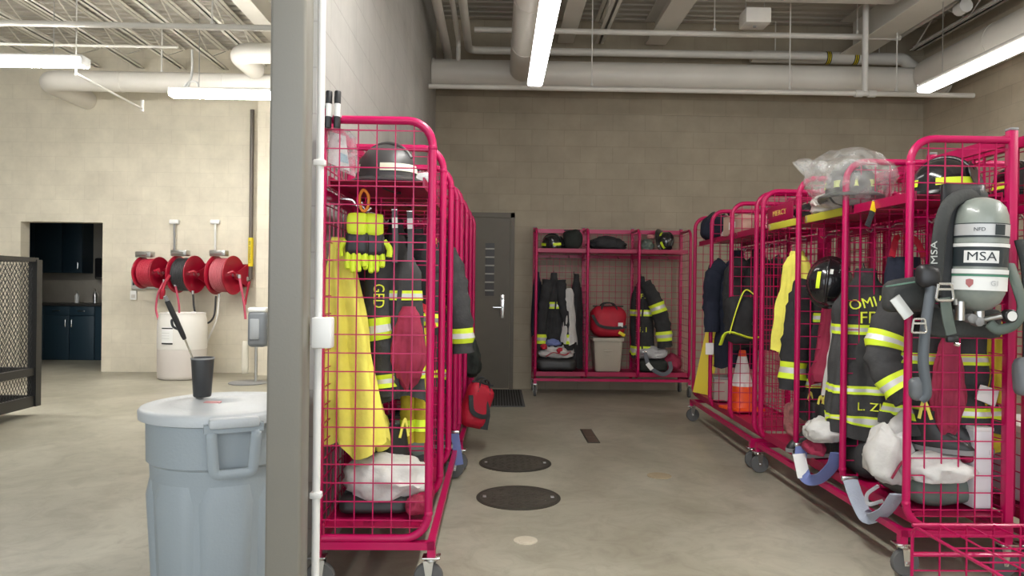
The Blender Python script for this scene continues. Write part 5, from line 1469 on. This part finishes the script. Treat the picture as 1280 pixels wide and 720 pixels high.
strap('webbing_strap', 'grey-blue webbing strap looping off the tray by the near right end', 'strap', [P(1062, 598, 3.62), P(1073, 628, 3.55), P(1085, 646, 3.48), P(1105, 640, 3.38), P(1122, 618, 3.28)], .08, GREYS, None, None, V((0, 1, 0)))
strap('webbing_strap', 'thin white strap loop inside the grey-blue strap on the near right rack', 'strap', [P(1098, 607, 3.45), P(1084, 618, 3.45), P(1086, 630, 3.45), P(1104, 626, 3.42)], .02, SACKG, None, None, V((0, 1, 0)))
# white crate of the back-to-back row
wc = thing('white_crate', 'white plastic crate at the bottom right, behind the rack corner post', 'crate', V((2.68, 3.52, TR)), 0)
mb = MB()
w, l, h = .40, .36, .36
mb.rbox((0, 0, h / 2), (w, l, h), .02, 3); mb.build('crate_body', mat('crate_white', (.72, .72, .74), .45), wc)
mb = MB(); mb.rbox((0, 0, h - .01), (w + .03, l + .03, .035), .01); mb.build('crate_rim', WHITEP, wc)
for s in (-1, 1):
    mb = MB(); mb.rbox((s * .12, -l / 2 - .004, h * .45), (.012, .012, h * .7), .004); mb.build('rib', WHITEP, wc)
wb = thing('white_box', 'narrow white box standing left of the corner post of the near right rack', 'box', V((2.235, 3.42, TR)), 0)
mb = MB(); mb.rbox((0, 0, .18), (.09, .26, .36), .01); mb.build('box_body', mat('crate_white', (.72, .72, .74), .45), wb)
mb = MB(); mb.rbox((0, 0, .365), (.095, .265, .02), .005); mb.build('box_lid', WHITEP, wb)
# shelf tops
helmet('black helmet with a bright lime stripe on the near right shelf, behind the end grid', V((P(1178, 300, 3.52).x, 3.52, 1.752)), .6, None, 1.05, BLKG, LIME, band2=((-3.0, -.1), (.4, 2.7)))
strap('webbing_strap', 'black strap with a yellow buckle hanging from the near right shelf', 'strap', [P(1094, 251, 3.62), P(1090, 266, 3.60), P(1084, 283, 3.58)], .03, BLKS, YELP, None, V((0, 1, 0)))
helmet('black helmet with a lime stripe on the shelf at the right edge of the photo', V((2.58, 3.56, 1.752)), -.4, None, 1.0, BLKG, LIME, band2=((-3.0, -.1), (.4, 2.7)))
# helmet in a clear bag
hx, hy = P(1066, 300, 3.95).x, 3.98
helmet('dark helmet with a pale band wrapped in clear plastic on the middle right shelf', V((hx, hy, 1.80)), -.3, None, 1.1, mat('helmet_grey', (.10, .105, .10), .5), mat('pale_lime', (.62, .68, .25), .5), False, band2=((-3.1, 3.1),))
pb = thing('plastic_bag', 'crumpled clear plastic bag wrapped round the helmet on the middle right shelf', 'plastic bag', V((hx, hy, 1.738)), -.3)
mb = MB()
def crump(p):
    q = noise.noise_vector(p * 9) * .022 + noise.noise_vector(p * 22) * .009
    p = p + q
    return V((p.x, p.y, max(-.145, p.z)))
mb.ball((0, 0, .15), (.235, .27, .17), None, 16, 0, .10, 2.2, 5, None, crump); mb.build('bag_film', CLEAR, pb, 80)
mb = MB(); P_ = smooth_path([(-.17, -.1, .20), (-.23, -.14, .22), (-.27, -.13, .19)], 5); mb.tube(P_, [.05, .045, .035, .03, .03, .035, .045, .055, .06, .065, .07][:len(P_)], 10); mb.build('gathered_end', CLEAR, pb, 80)
sack('white_wrap', 'white crumpled plastic wrap on the shelf edge under the bagged helmet', 'wrap', V((1.97, 4.18, 1.722)), (.12, .30, .085), mat('white_wrap', (.74, .72, .68), .35, bump=.8, bscale=18), 55, 0, .35, knot=False)
sack('dark_gear', 'dark crumpled gear bag under the clear plastic on the middle right shelf', 'gear bag', V((2.15, 4.42, 1.722)), (.12, .16, .11), DKGRN, 56, 0, .3, knot=False)

# ---- air pack hung on the near end
ap = thing('air_pack', 'breathing air pack with grey-green cylinder hung on the near end of the right rack', 'air pack', P(1224, 318, 3.09), 0)
O = P(1224, 318, 3.09)
def q(px, py, Y=3.09): return P(px, py, Y) - O
CYL = mat('cylinder_grey', (.235, .265, .24), .35, bump=.05, var=.12, vscale=14, coat=.3)
CYLT = mat('cylinder_top', (.20, .23, .205), .3, var=.3, vscale=9)
cyR = .105
mb = MB(); tiltM = Matrix.Rotation(.03, 4, 'Y')
mb.lathe([(0, -.245), (.02, -.245), (.055, -.232), (.085, -.205), (cyR - .004, -.165), (cyR, -.13), (cyR, .13), (cyR - .004, .165), (.09, .20), (.065, .228), (.03, .242), (0, .245)], 40, tiltM); cyl = mb.build('cylinder', CYL, ap, 60); cyl.rotation_euler.z = -.5
mb = MB()
def ringband(z0, z1, m, nm, off=.0015, th0=0, th1=2 * PI):
    mb = MB(); n = 40; g = []
    for z in (z0, z1):
        g.append([tiltM @ V(((cyR + off) * cos(th0 + (th1 - th0) * k / n), (cyR + off) * sin(th0 + (th1 - th0) * k / n), z)) for k in range(n + 1)])
    pts = g[0] + g[1]; mb.add(pts, [(k, k + 1, n + 2 + k, n + 1 + k) for k in range(n)]); return mb.build(nm, m, cyl)
LB = mat('label_silver', (.48, .49, .49), .35, .15); LBD = mat('label_dark', (.02, .03, .035), .5); LBW = mat('label_white', (.74, .75, .73), .4)
ringband(.075, .125, LB, 'silver_label'); ringband(.068, .076, LBD, 'label_border', .002); ringband(.124, .128, LBD, 'label_border', .002)
ringband(.078, .122, LBD, 'dark_label_square', .003, -1.15, -.72)
ringband(-.055, .045, LBD, 'black_label', .001)
ringband(.028, .043, LBW, 'white_stripe', .004); ringband(-.085, -.066, LBW, 'white_stripe', .004)
ringband(-.040, .012, LBW, 'brand_panel', .003, -PI / 2 - .62, -PI / 2 + .62)
ringband(-.155, -.095, LBW, 'white_label', .002); ringband(-.096, -.088, mat('label_green', (.06, .22, .14), .5), 'green_stripe', .004)
def wrap(p, z, r): a = p.x / r; return tiltM @ V((r * sin(a), -r * cos(a) - p.z, p.y + z))
mb = MB(); mb.text('MSA', .052, None, .0015, 0, lambda p: wrap(p, -.014, cyR + .0045), 1.15); mb.build('brand_lettering', LBD, cyl)
mb = MB(); mb.text('G1', .03, None, .0015, 0, lambda p: wrap(p + V((.055, 0, 0)), -.125, cyR + .0035), 1.0); mb.build('label_lettering', LB, cyl)
mb = MB(); mb.text('NFD', .022, None, .0015, 0, lambda p: wrap(p + V((-.012, 0, 0)), .10, cyR + .003), 1.0); mb.build('label_lettering', LBD, cyl)
mb = MB(); o = [(-.014, .014), (0, .018), (.014, .014), (.014, -.004), (0, -.02), (-.014, -.004)]
mb.add([wrap(V((x - .04, y, 0)), -.125, cyR + .004) for x, y in o], [tuple(range(6))]); mb.build('crest', mat('crest_red', (.4, .14, .14), .5), cyl)
# valve, gauge and fittings under the cylinder
mb = MB(); mb.tube([(0, 0, -.24), (0, 0, -.275)], .022, 14); mb.tube([(0, 0, -.275), (0, 0, -.30)], .03, 14); vv = mb.build('valve_body', STEEL, ap)
mb = MB(); g = q(1262, 395, 3.03); M = Matrix.Translation(g) @ Matrix.Rotation(PI / 2, 4, 'X'); mb.lathe([(.028, -.02), (.028, .012), (.024, .016), (0, .016)], 20, M); gg = mb.build('pressure_gauge', BLK, ap)
mb = MB(); mb.lathe([(.021, .0165), (.0, .0166)], 20, M); mb.build('gauge_face', LBW, gg)
mb = MB(); mb.tube([V((0, 0, -.285)), g + V((-.03, 0, .0))], .012, 10); mb.build('gauge_stem', STEEL, ap)
for (a, b) in ((1213, 398), (1222, 402)):
    g = q(a, b, 3.05); mb = MB(); M = Matrix.Translation(g) @ Matrix.Rotation(PI / 2, 4, 'X') ; mb.lathe([(.016, -.03), (.02, -.01), (.02, .015), (.012, .02), (0, .02)], 12, M); mb.build('fitting', GREYP, ap)
g = q(1200, 390, 3.04); mb = MB(); mb.tube([g + V((0, 0, -.035)), g + V((0, 0, .045))], .018, 10); mb.tube([g + V((-.02, 0, .03)), g + V((-.022, 0, .055))], .008, 8); mb.build('regulator_block', STEEL, ap)
# back frame and harness
HAR = mat('harness_grey', (.04, .043, .042), .8, bump=.3, bscale=60, var=.2)
mb = MB(); mb.softbox((.0, .115, .02), (.20, .03, .60), .014, .004, 8, 2, sub=3); mb.build('back_plate', BLK, ap, 60)
mb = MB(); mb.softbox((0, .105, -.30), (.34, .05, .13), .024, .012, 8, 3); mb.build('lumbar_pad', HAR, ap, 70)
# shoulder strap over the left, thick and padded
pts = [q(1232, 248, 3.16), q(1207, 245, 3.11), q(1186, 256, 3.07), q(1176, 284, 3.05), q(1171, 330, 3.05), q(1167, 368, 3.05)]
mb = MB(); mb.tube(smooth_path(pts, 7), .031, 10, True, 0, flat=(1, .42), ref=V((0, 1, 0))); mb.build('shoulder_strap', HAR, ap, 70)
pts = [q(1222, 240, 3.14), q(1200, 244, 3.12), q(1187, 262, 3.11), q(1183, 300, 3.11), q(1183, 350, 3.12), q(1182, 378, 3.12)]
mb = MB(); mb.tube(smooth_path(pts, 7), .03, 10, True, 0, flat=(1, .5), ref=V((0, 1, 0))); mb.build('shoulder_strap', BLKS, ap, 70)
def wraptext(): pass
mb = MB(); a = q(1168, 316, 3.025); M = Matrix.Translation(a) @ Matrix.Rotation(PI / 2, 4, 'X') @ Matrix.Rotation(PI / 2 + .03, 4, 'Z'); mb.text('MSA', .04, M, .002, 0, None, 1.3); mb.build('strap_lettering', mat('pale_print', (.45, .47, .45), .6), ap)
# right hand straps
pts = [q(1262, 330, 3.1), q(1272, 360, 3.05), q(1278, 385, 3.04), q(1268, 405, 3.04), q(1248, 412, 3.05), q(1236, 404, 3.06)]
mb = MB(); mb.tube(smooth_path(pts, 7), .024, 8, True, 0, flat=(1, .4), ref=V((0, 1, 0))); mb.build('waist_strap', GREENP, ap, 70)
pts = [q(1276, 300, 3.13), q(1285, 340, 3.1), q(1287, 420, 3.1), q(1286, 470, 3.1)]
mb = MB(); mb.tube(smooth_path(pts, 7), .03, 8, True, 0, flat=(1, .4), ref=V((0, 1, 0))); mb.build('shoulder_strap', HAR, ap, 70)
# buckle and hanging green strap under it
def tri_buckle(px, py, Y, s=1.0):
    c = q(px, py, Y); mb = MB()
    mb.tube(arc_corner([c + V((-.022 * s, 0, .03 * s)), c + V((.022 * s, 0, .03 * s)), c + V((.03 * s, 0, -.025 * s)), c + V((-.03 * s, 0, -.025 * s)), c + V((-.0225 * s, 0, .029 * s))], .008 * s), .0048 * s, 8)
    mb.bar(c + V((-.024 * s, 0, .012 * s)), c + V((.024 * s, 0, .012 * s)), .005 * s)
    mb.build('buckle', CHROME, ap)
tri_buckle(1181, 366, 2.99, 1.25); tri_buckle(1149, 408, 3.0, 1.05)
pts = [q(1181, 372, 3.0), q(1184, 395, 3.0), q(1189, 418, 3.0)]
mb = MB(); mb.tube(smooth_path(pts, 7), .024, 8, True, 0, flat=(1, .3), ref=V((0, 1, 0))); st = mb.build('hanging_strap', GREENP, ap, 70)
mb = MB(); c = q(1190, 424, 3.0); mb.rbox(tuple(c), (.05, .025, .028), .008); mb.build('strap_end', BLK, st)
mb = MB(); c = q(1193, 430, 2.99); mb.tube([c, c + V((.02, 0, -.004))], .008, 8); mb.build('strap_tip', CHROME, st)
# big grey pouch at the left of the pack with silver trim
mb = MB(); mb.softbox(q(1135, 368, 3.16), (.22, .10, .15), .045, .012, 6, 5, fn=lambda p: V((p.x, p.y, p.z + .10 * p.x))); pc = mb.build('side_pouch', HAR, ap, 70)
mb = MB(); mb.tube([q(1108, 358, 3.09), q(1160, 350, 3.09)], .009, 8, flat=(1, .4)); mb.build('green_piping', mat('piping_green', (.13, .26, .20), .6), pc)
mb = MB(); mb.tube([q(1118, 372, 3.1), q(1136, 396, 3.09)], .026, 8, True, 0, flat=(1, .3), ref=V((0, 1, 0))); mb.build('silver_tape', SILV, pc)
# dark hose from pouch down
pts = [q(1160, 338, 3.04), q(1163, 362, 3.03), q(1158, 400, 3.02), q(1154, 450, 3.02), q(1158, 490, 3.02), q(1150, 500, 3.03)]
mb = MB(); mb.tube(smooth_path(pts, 8), .021, 10); mb.build('air_hose', mat('hose_slate', (.09, .105, .12), .5), ap, 70)
mb = MB(); mb.softbox(q(1160, 345, 3.04), (.09, .07, .10), .03, .006, 10, 4, sub=2); mb.build('hose_boot', BLK, ap, 70)
mb = MB(); mb.softbox(q(1148, 486, 3.04), (.08, .06, .10), .028, .012, 9, 6, sub=2); mb.build('hose_regulator', mat('mask_grey', (.12, .13, .14), .4), ap, 70)
mb = MB(); mb.softbox(q(1281, 470, 3.06), (.09, .07, .16), .03, .012, 9, 7, sub=2); mb.build('mask_pouch', mat('mask_grey', (.12, .13, .14), .4), ap, 70)

# ---- low red wire panel frame lying in front of the near right rack
lp = thing('wire_frame', 'low red wire-grid frame on the floor at the bottom right of the photo', 'wire frame', V((XRR - .01, 3.17, 0)), 0)
mb = MB()
W_, L_, z_ = .95, .85, .25
mb.tube(arc_corner([(0, 0, .02), (0, 0, z_), (0, -L_, z_), (0, -L_, .02)], .05), .007, 8); mb.tube(arc_corner([(W_, 0, .02), (W_, 0, z_), (W_, -L_, z_), (W_, -L_, .02)], .05), .007, 8)
mb.tube([(0, -L_, z_), (W_, -L_, z_)], .007, 8); mb.tube([(0, 0, z_), (W_, 0, z_)], .009, 8); mb.tube([(0, 0, .12), (W_, 0, .12)], .009, 8)
mb.build('tube_frame', RED, lp)
mb = MB()
for i in range(1, 8):
    mb.bar((i * .12, 0, z_ + .002), (i * .12, -L_, z_ + .002), .0042)
for i in range(1, 6):
    mb.bar((0, -i * .15, z_ + .006), (W_, -i * .15, z_ + .006), .0036)
mb.build('top_grid', RED, lp)
mb = MB()
for i in range(1, 8):
    mb.bar((i * .12, -.004, .01), (i * .12, -.004, z_), .0042)
for z in (.05, .13, .2):
    mb.bar((0, 0, z), (W_, 0, z), .0038)
mb.build('end_grid', RED, lp)
